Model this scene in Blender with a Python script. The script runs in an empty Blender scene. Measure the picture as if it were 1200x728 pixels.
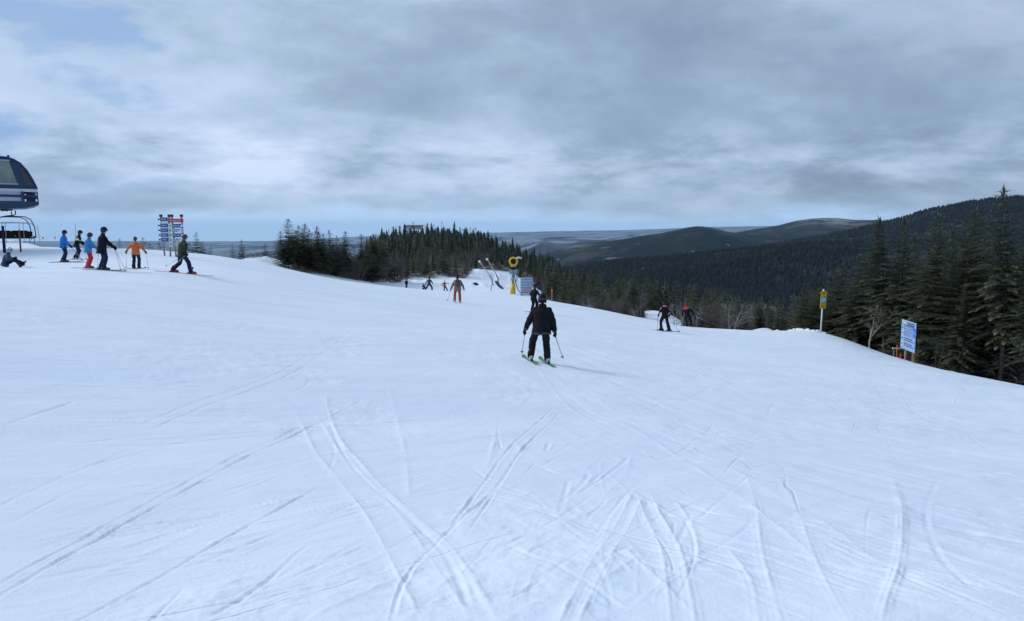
import bpy, bmesh, math, random
import numpy as np
from mathutils import Vector, Matrix

random.seed(7)
RNG = np.random.RandomState(11)
SC = bpy.context.scene
COL = SC.collection
R = math.radians

# ---------------------------------------------------------------- camera
FPX, CX, CY, HOR = 860.0, 600.0, 364.0, 270.0
TH = math.atan((CY - HOR) / FPX)
cd = bpy.data.cameras.new('camera')
cd.sensor_width = 36.0
cd.lens = 36.0 * FPX / 1200.0
cd.clip_start = 0.05
cd.clip_end = 120000.0
cam = bpy.data.objects.new('camera', cd)
cam.rotation_euler = (math.pi / 2 - TH, 0, 0)
COL.objects.link(cam)
SC.camera = cam
SC.render.engine = 'CYCLES'
SC.cycles.use_denoising = True
SC.cycles.max_bounces = 6
SC.cycles.volume_bounces = 2
SC.render.resolution_x, SC.render.resolution_y = 1024, 621
SC.view_settings.view_transform = 'Standard'
SC.view_settings.look = 'None'
SC.view_settings.gamma = 1.0
SC.view_settings.exposure = 0.13

# ---------------------------------------------------------------- sun and sky
SUN_TO = Vector((-0.80, 0.22, 0.60)).normalized()
sl = bpy.data.lights.new('sun', 'SUN')
sl.energy = 1.75
sl.angle = R(22)
sl.color = (1.0, 0.98, 0.95)
sun = bpy.data.objects.new('sun', sl)
sun.rotation_euler = SUN_TO.to_track_quat('Z', 'Y').to_euler()
COL.objects.link(sun)

world = bpy.data.worlds.new('World')
SC.world = world
world.use_nodes = True


class NT:
    """small wrapper for building node trees"""
    def __init__(s, tree):
        s.t = tree
        s.t.nodes.clear()

    def n(s, typ, ins=None, **kw):
        nd = s.t.nodes.new(typ)
        for k, v in kw.items():
            setattr(nd, k, v)
        for k, v in (ins or {}).items():
            sock = nd.inputs[k]
            if hasattr(v, 'is_output'):
                s.t.links.new(v, sock)
            else:
                sock.default_value = v
        return nd

    def math(s, op, a, b=0.0, c=0.0, clamp=False):
        nd = s.n('ShaderNodeMath', {0: a, 1: b, 2: c}, operation=op)
        nd.use_clamp = clamp
        return nd.outputs[0]

    def mix(s, f, a, b, blend='MIX'):
        nd = s.n('ShaderNodeMixRGB', {'Fac': f, 'Color1': a, 'Color2': b}, blend_type=blend)
        return nd.outputs[0]

    def ramp(s, f, stops, interp='LINEAR'):
        nd = s.n('ShaderNodeValToRGB', {'Fac': f})
        cr = nd.color_ramp
        cr.interpolation = interp
        while len(cr.elements) < len(stops):
            cr.elements.new(0.5)
        for e, (p, c) in zip(cr.elements, stops):
            e.position = p
            e.color = c if len(c) == 4 else (*c, 1)
        return nd.outputs[0]

    def noise(s, vec, scale, detail=4.0, rough=0.55, dist=0.0):
        return s.n('ShaderNodeTexNoise', {'Vector': vec, 'Scale': scale, 'Detail': detail, 'Roughness': rough, 'Distortion': dist}).outputs['Fac']

    def mapr(s, v, a, b, c=0.0, d=1.0, smooth=True):
        nd = s.n('ShaderNodeMapRange', {'Value': v, 'From Min': a, 'From Max': b, 'To Min': c, 'To Max': d})
        nd.interpolation_type = 'SMOOTHSTEP' if smooth else 'LINEAR'
        return nd.outputs[0]


def rs(g, vec, rot, sx, sy, sz=1.0, loc=(0, 0, 0)):
    """turn first, then stretch"""
    a = g.n('ShaderNodeMapping', {'Vector': vec, 'Rotation': (0, 0, R(rot)), 'Location': loc}).outputs[0]
    return g.n('ShaderNodeMapping', {'Vector': a, 'Scale': (sx, sy, sz)}).outputs[0]


g = NT(world.node_tree)
SKY_STR = 0.1
sky = g.n('ShaderNodeTexSky', sky_type='NISHITA')
sky.sun_disc = False
sky.sun_elevation = math.asin(SUN_TO.z)
sky.sun_rotation = math.atan2(SUN_TO.x, SUN_TO.y)
sky.altitude = 800
sky.air_density = 1.0
tc = g.n('ShaderNodeTexCoord').outputs['Generated']
sp = g.n('ShaderNodeSeparateXYZ', {0: tc})
zc = g.math('MAXIMUM', sp.outputs['Z'], 0.0)
den = g.math('ADD', zc, 0.36)
px_ = g.math('DIVIDE', sp.outputs['X'], den)
py_ = g.math('DIVIDE', sp.outputs['Y'], den)
cv = g.n('ShaderNodeCombineXYZ', {0: px_, 1: py_, 2: 0.0}).outputs[0]
cvs = rs(g, cv, -16, 0.75, 1.0, 1.0, (3.1, 7.4, 0))
n1 = g.noise(cvs, 1.3, 3.0, 0.5, 0.3)        # big masses
n2 = g.noise(cvs, 4.4, 12.0, 0.62, 0.12)        # billows
n3 = g.noise(g.n('ShaderNodeMapping', {'Vector': tc, 'Location': (0.4, 0.2, 0.3), 'Rotation': (0, R(8), 0), 'Scale': (1.0, 1.0, 1.9)}).outputs[0], 4.2, 10.0, 0.56, 0.15)
shade = g.math('MULTIPLY_ADD', n2, 0.24, g.math('MULTIPLY', n1, 0.36))
shade = g.math('MULTIPLY_ADD', n3, 0.40, shade)
# a bank of brighter broken puffs low over the horizon
puff = g.noise(g.n('ShaderNodeMapping', {'Vector': tc, 'Location': (1.3, 0.7, 0.1), 'Scale': (5, 5, 17)}).outputs[0], 1.3, 7.0, 0.6, 0.2)
band = g.math('MULTIPLY', g.mapr(sp.outputs['Z'], 0.025, 0.06), g.mapr(sp.outputs['Z'], 0.09, 0.16, 1.0, 0.0))
shade = g.math('ADD', shade, g.math('MULTIPLY', band, g.math('MULTIPLY_ADD', puff, 0.75, -0.35)))
cloud = g.ramp(shade, [(0.37, (2.5, 3.3, 4.6)), (0.45, (2.95, 3.9, 5.3)), (0.495, (3.4, 4.5, 6.0)), (0.515, (3.75, 4.9, 6.5)),
                       (0.57, (4.4, 5.55, 7.35)), (0.66, (5.7, 6.8, 8.6))])
# the deck is thicker, so darker, to the right; thinner and brighter to the left, where the sun is
side = g.mapr(g.math('SUBTRACT', sp.outputs['X'], g.math('MULTIPLY', sp.outputs['Y'], 0.1)), -0.75, 0.55, 1.12, 0.90)
cloud = g.mix(1.0, cloud, g.n('ShaderNodeCombineXYZ', {0: side, 1: side, 2: side}).outputs[0], 'MULTIPLY')
# gaps in the deck
gapn = g.noise(cvs, 1.6, 6.0, 0.55, 0.2)
lft = g.mapr(sp.outputs['X'], -0.25, -0.55)
gap = g.math('MULTIPLY', g.mapr(gapn, 0.46, 0.58), g.math('MULTIPLY_ADD', lft, 0.85, 0.12))
for (dx, dy, dz_, wdt) in ((-0.60, 0.735, 0.325, 0.9955), (-0.535, 0.79, 0.29, 0.9975), (-0.475, 0.857, 0.205, 0.9985)):
    dl = math.sqrt(dx * dx + dy * dy + dz_ * dz_)
    dt = g.n('ShaderNodeVectorMath', {0: tc, 1: (dx / dl, dy / dl, dz_ / dl)}, operation='DOT_PRODUCT').outputs['Value']
    hole = g.math('MULTIPLY', g.mapr(g.math('MULTIPLY_ADD', g.math('SUBTRACT', g.math('MULTIPLY_ADD', n2, 0.6, g.math('MULTIPLY', n3, 0.4)), 0.5), 0.06, dt), wdt, wdt + 0.0065), 0.62)
    gap = g.math('MAXIMUM', gap, hole)
bluesky = g.mix(0.75, sky.outputs[0], (1.7, 3.2, 6.4, 1))
col = g.mix(gap, cloud, bluesky)
# the clear strip of pale blue under the far edge of the deck
elev = sp.outputs['Z']
wob = g.noise(g.n('ShaderNodeMapping', {'Vector': tc, 'Scale': (4, 4, 14)}).outputs[0], 1.6, 5.0, 0.6)
strip = g.mapr(g.math('ADD', elev, g.math('MULTIPLY_ADD', wob, -0.07, 0.035)), 0.008, 0.036, 1.0, 0.0)
col = g.mix(g.math('MULTIPLY', strip, 0.85), col, (5.0, 7.0, 9.9, 1))
bg = g.n('ShaderNodeBackground', {'Color': col, 'Strength': SKY_STR})
g.n('ShaderNodeOutputWorld', {'Surface': bg.outputs[0]})


# ---------------------------------------------------------------- helpers
def at(px, py, Y):
    """point at world depth Y seen at photo pixel px, py"""
    u, v = (px - CX) / FPX, (CY - py) / FPX
    d = Vector((u, math.cos(TH) + v * math.sin(TH), -math.sin(TH) + v * math.cos(TH)))
    return d * (Y / d.y)


def proj(x, y, z):
    f = y * math.cos(TH) - z * math.sin(TH)
    up = y * math.sin(TH) + z * math.cos(TH)
    return CX + FPX * x / f, CY - FPX * up / f


def tag(o, label=None, cat=None, group=None, kind=None):
    if label: o['label'] = label
    if cat: o['category'] = cat
    if group: o['group'] = group
    if kind: o['kind'] = kind
    return o


def empty(name, loc=(0, 0, 0), rz=0.0):
    o = bpy.data.objects.new(name, None)
    o.location = loc
    o.rotation_euler = (0, 0, rz)
    o.empty_display_size = 0.3
    COL.objects.link(o)
    return o


def link(name, me, parent=None, loc=None, rot=None):
    o = bpy.data.objects.new(name, me)
    COL.objects.link(o)
    if parent: o.parent = parent
    if loc is not None: o.location = loc
    if rot is not None: o.rotation_euler = rot
    return o


def np_mesh(name, V, F, mats=(), midx=None, smooth=False, attrs=None):
    """V (n,3), F (m,k) arrays"""
    me = bpy.data.meshes.new(name)
    V = np.asarray(V, dtype=np.float32)
    F = np.asarray(F, dtype=np.int32)
    k = F.shape[1]
    me.vertices.add(len(V))
    me.vertices.foreach_set('co', V.ravel())
    me.loops.add(F.size)
    me.loops.foreach_set('vertex_index', F.ravel())
    me.polygons.add(len(F))
    me.polygons.foreach_set('loop_start', np.arange(0, F.size, k, dtype=np.int32))
    me.polygons.foreach_set('loop_total', np.full(len(F), k, dtype=np.int32))
    if smooth:
        me.polygons.foreach_set('use_smooth', np.ones(len(F), dtype=bool))
    for m in mats: me.materials.append(m)
    if midx is not None:
        me.polygons.foreach_set('material_index', np.asarray(midx, dtype=np.int32))
    for nm, arr in (attrs or {}).items():
        a = me.attributes.new(nm, 'FLOAT', 'POINT')
        a.data.foreach_set('value', np.asarray(arr, dtype=np.float32))
    me.update(calc_edges=True)
    me.validate()
    return me


class MB:
    """collects simple shapes and links them as one mesh object"""
    def __init__(s): s.v, s.f = [], []

    def add(s, V, F):
        n = len(s.v)
        s.v += [tuple(p) for p in V]
        s.f += [tuple(i + n for i in f) for f in F]
        return s

    def box(s, c, d, M=None, bev=0.0):
        hx, hy, hz = d[0] / 2, d[1] / 2, d[2] / 2
        if bev <= 0:
            V = [Vector((x * hx, y * hy, z * hz)) for z in (-1, 1) for (x, y) in ((-1, -1), (1, -1), (1, 1), (-1, 1))]
            F = [(3, 2, 1, 0), (4, 5, 6, 7), (0, 1, 5, 4), (1, 2, 6, 5), (2, 3, 7, 6), (3, 0, 4, 7)]
        else:
            b = bev
            V, F = [], []
            lay = [(-hz, b), (-hz + b, 0), (hz - b, 0), (hz, b)]
            for z, q in lay:
                for (sx, sy) in ((-1, -1), (1, -1), (1, 1), (-1, 1)):
                    a = Vector((sx * (hx - q), sy * (hy - q - b), z)); c_ = Vector((sx * (hx - q - b), sy * (hy - q), z))
                    V += [a, c_] if sx * sy < 0 else [c_, a]
            n = 8
            F.append(tuple(range(n - 1, -1, -1)))
            for L in range(3):
                for i in range(n):
                    j = (i + 1) % n
                    F.append((L * n + i, L * n + j, L * n + n + j, L * n + n + i))
            F.append(tuple(range(3 * n, 4 * n)))
        V = [(M @ p if M is not None else p) + Vector(c) for p in V]
        return s.add(V, F)

    def tube(s, pts, rad, n=8, cap=True):
        pts = [Vector(p) for p in pts]
        if not hasattr(rad, '__len__'): rad = [rad] * len(pts)
        V, F = [], []
        ref = None
        for i, p in enumerate(pts):
            a = pts[max(0, i - 1)]; b = pts[min(len(pts) - 1, i + 1)]
            t = (b - a).normalized()
            if ref is None:
                ref = Vector((1, 0, 0)) if abs(t.x) < 0.8 else Vector((0, 1, 0))
            x = (ref - t * ref.dot(t)).normalized()
            ref = x
            y = t.cross(x)
            for k in range(n):
                an = 2 * math.pi * k / n
                V.append(p + (x * math.cos(an) + y * math.sin(an)) * rad[i])
        for i in range(len(pts) - 1):
            for k in range(n):
                j = (k + 1) % n
                F.append((i * n + k, i * n + j, (i + 1) * n + j, (i + 1) * n + k))
        if cap:
            F.append(tuple(range(n - 1, -1, -1)))
            F.append(tuple(range((len(pts) - 1) * n, len(pts) * n)))
        return s.add(V, F)

    def prism(s, poly, y0, y1):
        """poly in xz, extruded along y"""
        n = len(poly)
        V = [Vector((x, y0, z)) for x, z in poly] + [Vector((x, y1, z)) for x, z in poly]
        F = [tuple(range(n)), tuple(range(2 * n - 1, n - 1, -1))]
        for i in range(n):
            j = (i + 1) % n
            F.append((i, i + n, j + n, j))
        return s.add(V, F)

    def loft(s, rings, n=12):
        """rings: (centre, xaxis*rx, yaxis*ry) ellipses, closed at both ends"""
        V, F = [], []
        for c, a, b in rings:
            for k in range(n):
                an = 2 * math.pi * k / n
                V.append(Vector(c) + Vector(a) * math.cos(an) + Vector(b) * math.sin(an))
        m = len(rings)
        for i in range(m - 1):
            for k in range(n):
                j = (k + 1) % n
                F.append((i * n + k, i * n + j, (i + 1) * n + j, (i + 1) * n + k))
        F.append(tuple(range(n - 1, -1, -1)))
        F.append(tuple(range((m - 1) * n, m * n)))
        return s.add(V, F)

    def ball(s, c, r, n=12, M=None):
        c = Vector(c)
        if not hasattr(r, '__len__'): r = (r, r, r)
        M = M or Matrix.Identity(3)
        rings = []
        m = max(4, n // 2)
        for i in range(m + 1):
            ph = math.pi * (i + 0.02) / (m + 0.04)
            z = -math.cos(ph); q = math.sin(ph)
            rings.append((c + M @ Vector((0, 0, z * r[2])), M @ Vector((q * r[0], 0, 0)), M @ Vector((0, q * r[1], 0))))
        return s.loft(rings, n)

    def capsule(s, a, b, ra, rb, n=10):
        a, b = Vector(a), Vector(b)
        t = (b - a).normalized()
        x = t.orthogonal().normalized(); y = t.cross(x)
        rings = []
        for ph in (-80, -50, -20): 
            q = math.cos(R(ph)); rings.append((a + t * ra * math.sin(R(ph)), x * ra * q, y * ra * q))
        for k in (0.0, 0.5, 1.0):
            rr = ra + (rb - ra) * k; rings.append((a.lerp(b, k), x * rr, y * rr))
        for ph in (20, 50, 80):
            q = math.cos(R(ph)); rings.append((b + t * rb * math.sin(R(ph)), x * rb * q, y * rb * q))
        return s.loft(rings, n)

    def mesh(s, name, mat, smooth=False):
        me = bpy.data.meshes.new(name)
        me.from_pydata([tuple(p) for p in s.v], [], s.f)
        for m in (mat if isinstance(mat, (list, tuple)) else [mat]): me.materials.append(m)
        bm = bmesh.new(); bm.from_mesh(me)
        bmesh.ops.recalc_face_normals(bm, faces=bm.faces)
        bm.to_mesh(me); bm.free()
        if smooth:
            me.polygons.foreach_set('use_smooth', np.ones(len(me.polygons), dtype=bool))
        me.update()
        return me

    def build(s, name, mat, parent=None, smooth=False, loc=None, rot=None):
        return link(name, s.mesh(name, mat, smooth), parent, loc, rot)


# ---------------------------------------------------------------- noise (numpy)
def _hash(ix, iy, seed):
    n = (ix * 374761393 + iy * 668265263 + seed * 1442695041) & 0xFFFFFFFF
    n = ((n ^ (n >> 13)) * 1274126177) & 0xFFFFFFFF
    return ((n ^ (n >> 16)) & 0xFFFF) / 65535.0


def vnoise(x, y, seed=0):
    x = np.asarray(x, dtype=np.float64); y = np.asarray(y, dtype=np.float64)
    ix = np.floor(x).astype(np.int64); iy = np.floor(y).astype(np.int64)
    fx = x - ix; fy = y - iy
    fx = fx * fx * fx * (fx * (fx * 6 - 15) + 10); fy = fy * fy * fy * (fy * (fy * 6 - 15) + 10)
    a = _hash(ix, iy, seed); b = _hash(ix + 1, iy, seed); c = _hash(ix, iy + 1, seed); d = _hash(ix + 1, iy + 1, seed)
    return (a + (b - a) * fx) * (1 - fy) + (c + (d - c) * fx) * fy - 0.5


def fbm(x, y, octs=4, seed=0, gain=0.5):
    s = 0.0; a = 1.0; ca, sa = math.cos(0.6), math.sin(0.6)
    for i in range(octs):
        s = s + a * vnoise(x, y, seed + i * 17)
        x, y = (x * ca - y * sa) * 2.03 + 5.3, (x * sa + y * ca) * 2.03 + 1.7
        a *= gain
    return s


def smooth01(t):
    t = np.clip(t, 0, 1)
    return t * t * (3 - 2 * t)


# ---------------------------------------------------------------- terrain height
def plane(x, y):
    r = np.hypot(x, y) + 1e-6
    s = 80 * np.tanh(r / 80) / r
    return -1.65 - (0.09 * y + 0.10 * x) * s


ctl = []   # (x, y, z)
def cp(px, py, Y):
    p = at(px, py, Y); ctl.append((p.x, p.y, p.z))
def cz(px, Y, z):
    ctl.append(((px - CX) / FPX * Y, Y, z))

for a in [(600, 728, 3.6), (150, 728, 3.9), (1050, 728, 3.3),
          (630, 425, 18), (15, 314, 35), (75, 307, 41), (121, 317, 31), (160, 315, 36), (213, 321, 32), (104, 314, 34), (193, 300, 47),
          (0, 291, 55), (60, 290.5, 58), (30, 286.5, 72), (-60, 286, 75), (130, 291.5, 55), (190, 294, 55), (240, 299, 51), (265, 303.5, 50), (300, 311, 50), (330, 317, 52),
          (290, 306, 72), (315, 305, 80), (340, 316, 74), (370, 320, 78), (400, 326, 84), (435, 331, 88), (470, 334, 97),
          (400, 331, 55), (440, 334, 60), (476, 337, 92), (502, 340, 80), (520, 340, 86), (536, 354, 47), (560, 338, 100), (600, 345, 86), (560, 332, 125),
          (520, 333, 112), (620, 343, 90), (632, 360, 50), (640, 352, 74),
          (700, 363, 66), (757, 374, 60), (781, 388, 42), (806, 383, 53), (850, 386, 57), (880, 388, 57), (920, 389.5, 56), (965, 391, 54),
          (1010, 405, 50), (1069, 424, 42), (1120, 437, 38), (1200, 453, 34), (900, 384, 76),
          (775, 371, 82), (775, 362, 108)]:
    cp(*a)
for a in [(30, 110, -9), (0, 200, -42), (120, 75, -5.5), (120, 120, -19), (200, 72, -5.2), (200, 120, -19), (270, 100, -9), (300, 105, -6.5), (300, 150, -22), (250, 300, -85), (0, 500, -150),
          (360, 110, -6.5), (360, 160, -18), (420, 120, -8.5), (370, 300, -55), (430, 200, -9.5),
          (480, 160, -9.0), (500, 230, -8.0), (480, 300, -7.6), (540, 300, -7.0), (440, 280, -9.6), (560, 170, -8.6), (590, 280, -12), (620, 170, -11), (640, 270, -18),
          (500, 430, -30), (400, 420, -60), (600, 430, -45),
          (660, 90, -10.5), (660, 140, -14), (700, 90, -12), (700, 150, -18.5), (700, 250, -32), (700, 420, -72),
          (775, 150, -17.5), (775, 250, -37), (800, 420, -82), (850, 75, -11.5), (850, 110, -18), (850, 170, -30), (850, 260, -52), (900, 110, -19), (900, 170, -33), (900, 300, -66),
          (965, 72, -14), (965, 110, -25), (965, 200, -52), (1069, 60, -14.5), (1069, 100, -29), (1069, 200, -60), (1200, 48, -12.5), (1200, 100, -33), (1200, 200, -66),
          (1000, 450, -105), (1200, 450, -110)]:
    cz(*a)
for (x, y, z) in [(24, 15, -5.2), (34, 15, -10), (22, 0, -4.0), (33, 0, -8), (24, -25, -3), (70, 0, -27), (150, 0, -60), (150, -100, -50), (0, -8, -1.0), (0, -30, 0.2), (0, -80, 3), (-12, 0, -1.0),
                  (-12, 12, -1.2), (-25, 0, -0.6), (-25, 22, -1.2), (-60, 0, 0), (-60, 40, -1.2), (-50, 75, -2.0), (-150, 0, -10), (-150, 120, -28), (0, -250, -10), (-400, 0, -120), (400, 0, -130), (0, -600, -120),
                  (6, 10, -3.1), (12, 18, -4.55), (-6, 12, -2.1), (-8, 25, -2.7), (12, 30, -5.3), (-3, 35, -3.9), (17, 42, -6.6)]:
    ctl.append((x, y, z))
ctl = np.array(ctl)


def warp(x, y):
    r = np.hypot(x, y) + 1e-6
    s = np.log1p(r / 12.0) / r
    return x * s, y * s


def _tps(d2):
    return 0.5 * d2 * np.log(d2 + 1e-12)


_U, _W = warp(ctl[:, 0], ctl[:, 1])
_r = np.hypot(ctl[:, 0], ctl[:, 1])
_q = (ctl[:, 2] - plane(ctl[:, 0], ctl[:, 1])) / (_r + 12)
_n = len(ctl)
_A = np.zeros((_n + 3, _n + 3))
_A[:_n, :_n] = _tps((_U[:, None] - _U) ** 2 + (_W[:, None] - _W) ** 2) + np.eye(_n) * 0.0006
_A[:_n, _n] = 1; _A[:_n, _n + 1] = _U; _A[:_n, _n + 2] = _W
_A[_n:, :_n] = _A[:_n, _n:].T
_C = np.linalg.solve(_A, np.concatenate([_q, [0, 0, 0]]))


def near_h(x, y):
    x = np.atleast_1d(np.asarray(x, float)); y = np.atleast_1d(np.asarray(y, float))
    out = np.empty(x.shape)
    fx, fy, fo = x.ravel(), y.ravel(), out.ravel()
    for i in range(0, len(fx), 20000):
        X, Y = fx[i:i + 20000], fy[i:i + 20000]
        U, W = warp(X, Y)
        q = _tps((U[:, None] - _U) ** 2 + (W[:, None] - _W) ** 2) @ _C[:_n] + _C[_n] + _C[_n + 1] * U + _C[_n + 2] * W
        fo[i:i + 20000] = plane(X, Y) + q * (np.hypot(X, Y) + 12)
    return fo.reshape(out.shape)


def prof(r, pts, left=None, right=None):
    """ridge crest: az -> crest height from photo silhouette"""
    az = [math.atan((p - CX) / FPX) for p, _ in pts]
    zz = [(HOR - q) / FPX * r * math.cos(a) for (p, q), a in zip(pts, az)]
    if left is not None:
        az = [-math.pi, az[0] - 0.5] + az; zz = [left, left] + zz
    if right is not None:
        az = az + [az[-1] + 0.7, math.pi]; zz = zz + [right, right]
    return np.array(az), np.array(zz)


RIDGES = [
    # r, profile, front slope, back slope, width
    (28000, prof(28000, [(-100, 285), (100, 285), (250, 284.5), (320, 284), (420, 279), (500, 275.5), (560, 273.5), (600, 272.5), (660, 271), (720, 270), (770, 268.5), (830, 266), (900, 265), (1000, 263), (1300, 261)], -480, 100), 0.02, 0.0, 900),
    (16000, prof(16000, [(560, 282), (620, 279), (660, 277.5), (700, 278), (740, 274.5), (800, 274), (900, 274)], -420, -100), 0.05, 0.08, 700),
    (11000, prof(11000, [(590, 305), (612, 295), (625, 288), (633, 283.5), (640, 282.5), (648, 284), (662, 287.5), (680, 296), (700, 310)], -700, -700), 0.10, 0.15, 250),
    (7200, prof(7200, [(780, 290), (830, 277), (865, 271.5), (885, 268), (910, 264), (930, 259), (950, 256.3), (965, 255.6), (980, 256), (1000, 258), (1025, 258), (1060, 262), (1200, 262)], -500, 20), 0.10, 0.15, 260),
    (5600, prof(5600, [(600, 310), (630, 300), (650, 294), (662, 290), (675, 286.5), (690, 284), (715, 282.5), (740, 278), (765, 274.5), (780, 272), (792, 269), (803, 266.5), (815, 265), (825, 265.3), (835, 267), (848, 270.5), (860, 273), (900, 277), (950, 282), (1100, 285)], -420, -100), 0.11, 0.16, 200),
    (3400, prof(3400, [(600, 340), (760, 312), (900, 287), (960, 277), (1010, 267), (1050, 257), (1080, 248), (1100, 243.5), (1125, 239), (1150, 235.5), (1175, 233.5), (1200, 231.5), (1300, 228), (1500, 235)], -420, 60), 0.13, 0.16, 120),
    (2000, prof(2000, [(560, 345), (640, 322), (700, 311), (750, 305), (800, 300), (850, 294), (900, 289), (950, 285), (1020, 284), (1100, 282), (1300, 280)], -420, -60), 0.09, 0.10, 90),
]


def far_h(x, y):
    r = np.hypot(x, y); az = np.arctan2(x, y)
    base = -150 - 300 * smooth01((r - 500) / 1200)
    rt = smooth01((az - 0.02) / 0.2) * (1 - smooth01((az - 1.6) / 0.5))
    base = base + rt * (330 - 60 * smooth01((r - 400) / 500)) * smooth01((r - 500) / 900) * (1 - smooth01((r - 1500) / 1500))
    base = base + 30 * fbm(x / 900, y / 900, 4, 3)
    h = base
    for k, (rr, (pa, pz), sf, sb, w) in enumerate(RIDGES):
        z = np.interp(az, pa, pz)
        rr2 = rr * (1 + 0.10 * fbm(az * 6, az * 0 + k, 3, 40 + k))
        z = z + (rr2 / rr - 1) * z
        d = r - rr2
        s = np.where(d < 0, sf, sb)
        rid = z - s * (np.sqrt(d * d + w * w) - w)
        gul = np.minimum(1, np.abs(d) / (w * 5)) * w * 0.45 * fbm(x / (w * 3), y / (w * 3), 4, 60 + k)
        rid = rid + gul * (0.0 if sb == 0 else 1.0)
        if sb == 0:
            rid = rid + 0 * d
        h = np.maximum(h, rid)
    return h


def G(x, y, detail=True):
    x = np.atleast_1d(np.asarray(x, float)); y = np.atleast_1d(np.asarray(y, float))
    r = np.hypot(x, y)
    n = near_h(x, y)
    t = smooth01((np.log(r + 1) - math.log(330)) / (math.log(800) - math.log(330)))
    out = n.copy()
    m = t > 0
    if m.any():
        out[m] = n[m] * (1 - t[m]) + far_h(x[m], y[m]) * t[m]
    if detail:
        a = smooth01((r - 4) / 30)
        out = out + a * 0.10 * fbm(x / 7.0, y / 7.0, 3, 5) + smooth01((r - 60) / 60) * 0.8 * fbm(x / 18, y / 18, 3, 9)
    return out


def g1(x, y):
    return float(G([x], [y])[0])


def hit(px, py, lo=1.5, hi=160.0):
    Y = np.exp(np.linspace(math.log(lo), math.log(hi), 500))
    d = at(px, py, 1.0)
    z = G(d.x * Y, Y)
    below = np.where(z > d.z * Y)[0]
    i = below[0] if len(below) else len(Y) - 1
    return d.x * Y[i], Y[i]


# woods mask: how much of the ground is wooded (litter floor, trees)
EDGE = [(70, -60), (30, -5), (25.5, 15), (24.6, 26), (24.4, 35), (24.0, 42), (24.0, 50), (23.8, 57), (22.5, 64), (20, 62), (16.5, 60.5)]


def wood(x, y):
    """0 open snow .. 1 wood, vectorised over photo azimuth and distance"""
    x = np.atleast_1d(np.asarray(x, float)); y = np.atleast_1d(np.asarray(y, float))
    r = np.hypot(x, y)
    px = np.where(y > 1, CX + FPX * x / np.maximum(y, 1), np.where(x > 0, 4000, -4000))
    # distance at which the wood starts, by photo column
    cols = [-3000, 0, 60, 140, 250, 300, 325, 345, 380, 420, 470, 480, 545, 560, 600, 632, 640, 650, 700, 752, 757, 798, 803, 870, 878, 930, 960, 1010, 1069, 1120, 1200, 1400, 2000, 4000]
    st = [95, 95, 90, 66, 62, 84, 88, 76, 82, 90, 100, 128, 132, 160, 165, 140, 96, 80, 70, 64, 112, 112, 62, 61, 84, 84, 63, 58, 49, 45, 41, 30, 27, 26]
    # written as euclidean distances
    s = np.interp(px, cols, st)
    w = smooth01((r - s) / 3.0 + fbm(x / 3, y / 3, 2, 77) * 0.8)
    return w


# ---------------------------------------------------------------- materials
MATS = {}


def pbr(name, col, rough=0.7, bump=None, var=0.0, vscale=3.0, metal=0.0, spec=0.4, coat=0.0):
    """principled material with procedural mottling and relief"""
    m = bpy.data.materials.new(name)
    m.use_nodes = True
    g = NT(m.node_tree)
    ob = g.n('ShaderNodeTexCoord').outputs['Object']
    c = (*col, 1)
    if var > 0:
        f = g.noise(ob, vscale, 5.0, 0.6)
        c = g.mix(g.mapr(f, 0.3, 0.7), tuple(v * (1 - var) for v in col) + (1,), tuple(min(1, v * (1 + var)) for v in col) + (1,))
    ins = {'Base Color': c, 'Roughness': rough, 'Metallic': metal, 'Specular IOR Level': spec, 'Coat Weight': coat}
    if bump:
        h = g.noise(ob, bump[0], 4.0, 0.6)
        ins['Normal'] = g.n('ShaderNodeBump', {'Height': h, 'Strength': bump[1], 'Distance': bump[2]}).outputs[0]
    b = g.n('ShaderNodeBsdfPrincipled', ins)
    g.n('ShaderNodeOutputMaterial', {'Surface': b.outputs[0]})
    MATS[name] = m
    return m


def cloth(name, col, rough=0.85):
    return pbr(name, col, rough, bump=(14, 0.5, 0.02), var=0.18, vscale=9, spec=0.25)


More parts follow.
